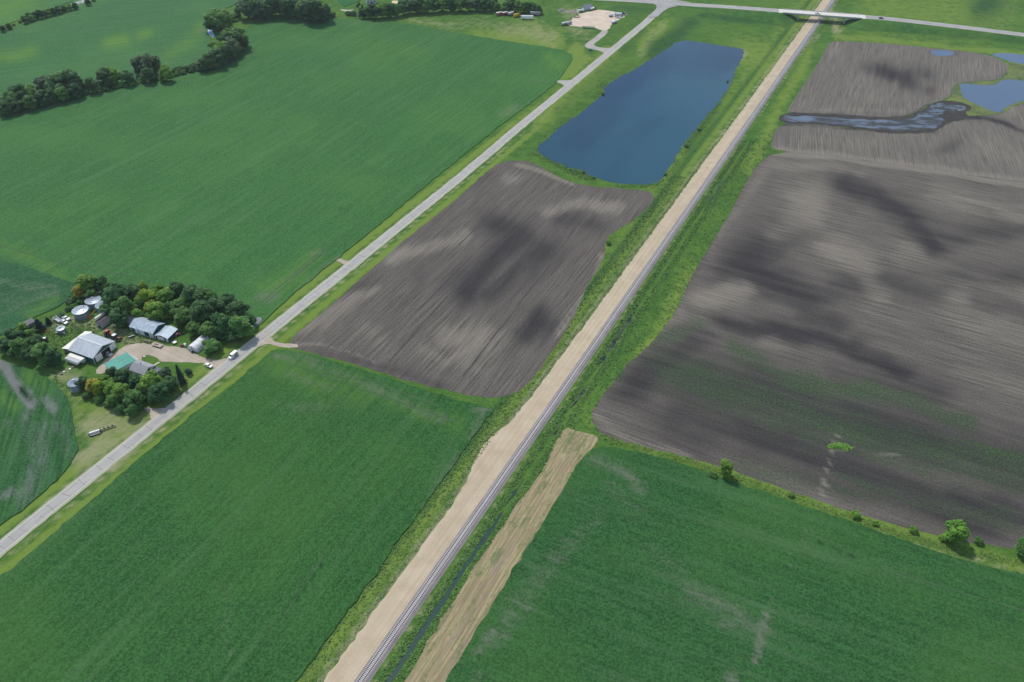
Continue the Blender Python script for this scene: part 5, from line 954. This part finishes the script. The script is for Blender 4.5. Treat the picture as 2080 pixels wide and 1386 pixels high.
_s=r9_.uniform(-60,480,3000); _d=np.interp(_s,[e[0] for e in edge],[e[1] for e in edge])-.9-np.abs(r9_.normal(0,.8,3000)); WP=RL0+np.outer(_s,RLD)+np.outer(_d,RLN)
tag(tufts('track_weeds',WP,(.2,.45),[(.19,.22,.12),(.13,.18,.07),(.27,.25,.15),(.10,.16,.05)],3,.4),'pale scrubby weeds fringing the left edge of the sand track','weeds',kind='stuff')
r9=np.random.default_rng(99)
def pxpts(lines,w_,n,seed):
    r=np.random.default_rng(seed); o=[]; 
    for _ in range(n):
        l=lines[r.integers(len(lines))]; i=r.integers(len(l)-1); t=r.random(); x=l[i][0]*(1-t)+l[i+1][0]*t+r.normal(0,w_); y=l[i][1]*(1-t)+l[i+1][1]*t+r.normal(0,w_*.5); o.append(G(x,y))
    return np.array(o)
tag(tufts('pond_reeds',free(pxpts([[(1485,170),(1450,225),(1405,290),(1360,350),(1330,378),(1240,378)],[(1090,300),(1140,250),(1215,192),(1230,168),(1300,125),(1375,80)],[(1090,312),(1160,348),(1210,366)]],6,1800,11)),(.3,.7),G1+G2[:1],5,.6),'reeds and tall grass round the shore of the pond','reeds',kind='stuff')
tag(tufts('strip_grass',free(pxpts([[(1230,888),(1320,915),(1450,952),(1560,993),(1700,1042),(1850,1092),(1950,1120),(2080,1145)]],9,3000,12)),(.25,.5),[(.10,.19,.03),(.14,.23,.03),(.07,.15,.03),(.12,.14,.05)],6,.5),'tall grass on the strip between the dark field and the lower right crop','grass',kind='stuff')
_yp=ground_poly([(100,640),(200,655),(262,668),(300,694),(340,698),(372,700),(300,700),(250,700),(205,672),(150,690),(110,735),(120,775),(150,790),(130,800),(110,770),(95,720),(80,690)],0,50,0); _q=np.random.default_rng(31).uniform([_yp[:,0].min(),_yp[:,1].min()],[_yp[:,0].max(),_yp[:,1].max()],(9000,2)); _q=_q[inside(_q,_yp)]; _q=free(_q)[:1700]
tag(tufts('yard_weeds',_q,(.25,.6),[(.09,.16,.035),(.06,.13,.03),(.16,.18,.07),(.05,.11,.03)],23,.5),'rough weeds growing between the farm buildings','weeds',kind='stuff')
tag(tufts('weed_patch',pxpts([[(1688,908),(1705,905),(1722,911)]],4,420,21),(.4,.9),[(.10,.22,.03),(.13,.25,.04)],7,.6),'small bright green weed patch in the middle of the dark field','weeds',kind='stuff')
# ---------------------------------------------------------------- wheel tracks pressed into the crops
TRK=gravel_mat('track_soil',(.045,.10,.04),(.075,.13,.06))
def wtrack(px,w_,z=.47):
    p=[np.array(G(*q)) for q in px]; p=chaikin(p,2,False); tag(ribbon('wheel_track',p,(-w_,w_),TRK,z,5,.1),kind='structure')
for a,w_ in [([(660,1128),(620,1190),(575,1255)],.14),([(330,918),(410,868),(500,802)],.22),([(800,400),(700,480),(600,560)],.35),([(1080,165),(1130,170)],.5),([(640,520),(560,592),(500,640)],.4),([(662,512),(600,565),(530,625)],.4),([(1785,1148),(1900,1190),(2080,1242)],.3),([(1650,1088),(1740,1128)],.3),([(0,500),(100,530),(200,552),(300,568)],.5),([(0,470),(140,520),(330,560)],.35),([(60,205+15),(200,205),(400,165),(520,100)],.5),([(740,770),(900,830)],.4),([(600,745),(760,800),(930,860)],.4)]: wtrack(a,w_)
TK=gravel_mat('pressed_soil',(.055,.05,.048),(.08,.073,.068))
for a in [[(940,765),(1100,560),(1180,450)],[(790,735),(960,545),(1090,430)],[(930,500),(990,440),(1010,420)],[(850,630),(960,520)]]:
    p=[np.array(G(*q)) for q in a]; tag(ribbon('wheel_track',p,(-.35,.35),TK,.07,5,.1),kind='structure')
# ---------------------------------------------------------------- air
hm=bpy.data.materials.new('haze'); hm.use_nodes=True; nn_=hm.node_tree; nn_.nodes.remove(nn_.nodes['Principled BSDF']); pv=nn_.nodes.new('ShaderNodeVolumePrincipled')
pv.inputs['Color'].default_value=(.80,.90,1,1); pv.inputs['Density'].default_value=.00005; pv.inputs['Anisotropy'].default_value=.2; nn_.links.new(pv.outputs[0],nn_.nodes['Material Output'].inputs['Volume'])
hz=MB().box(-6500,6500,-6500,6500,-1,300).build('haze',hm); tag(hz,kind='stuff')
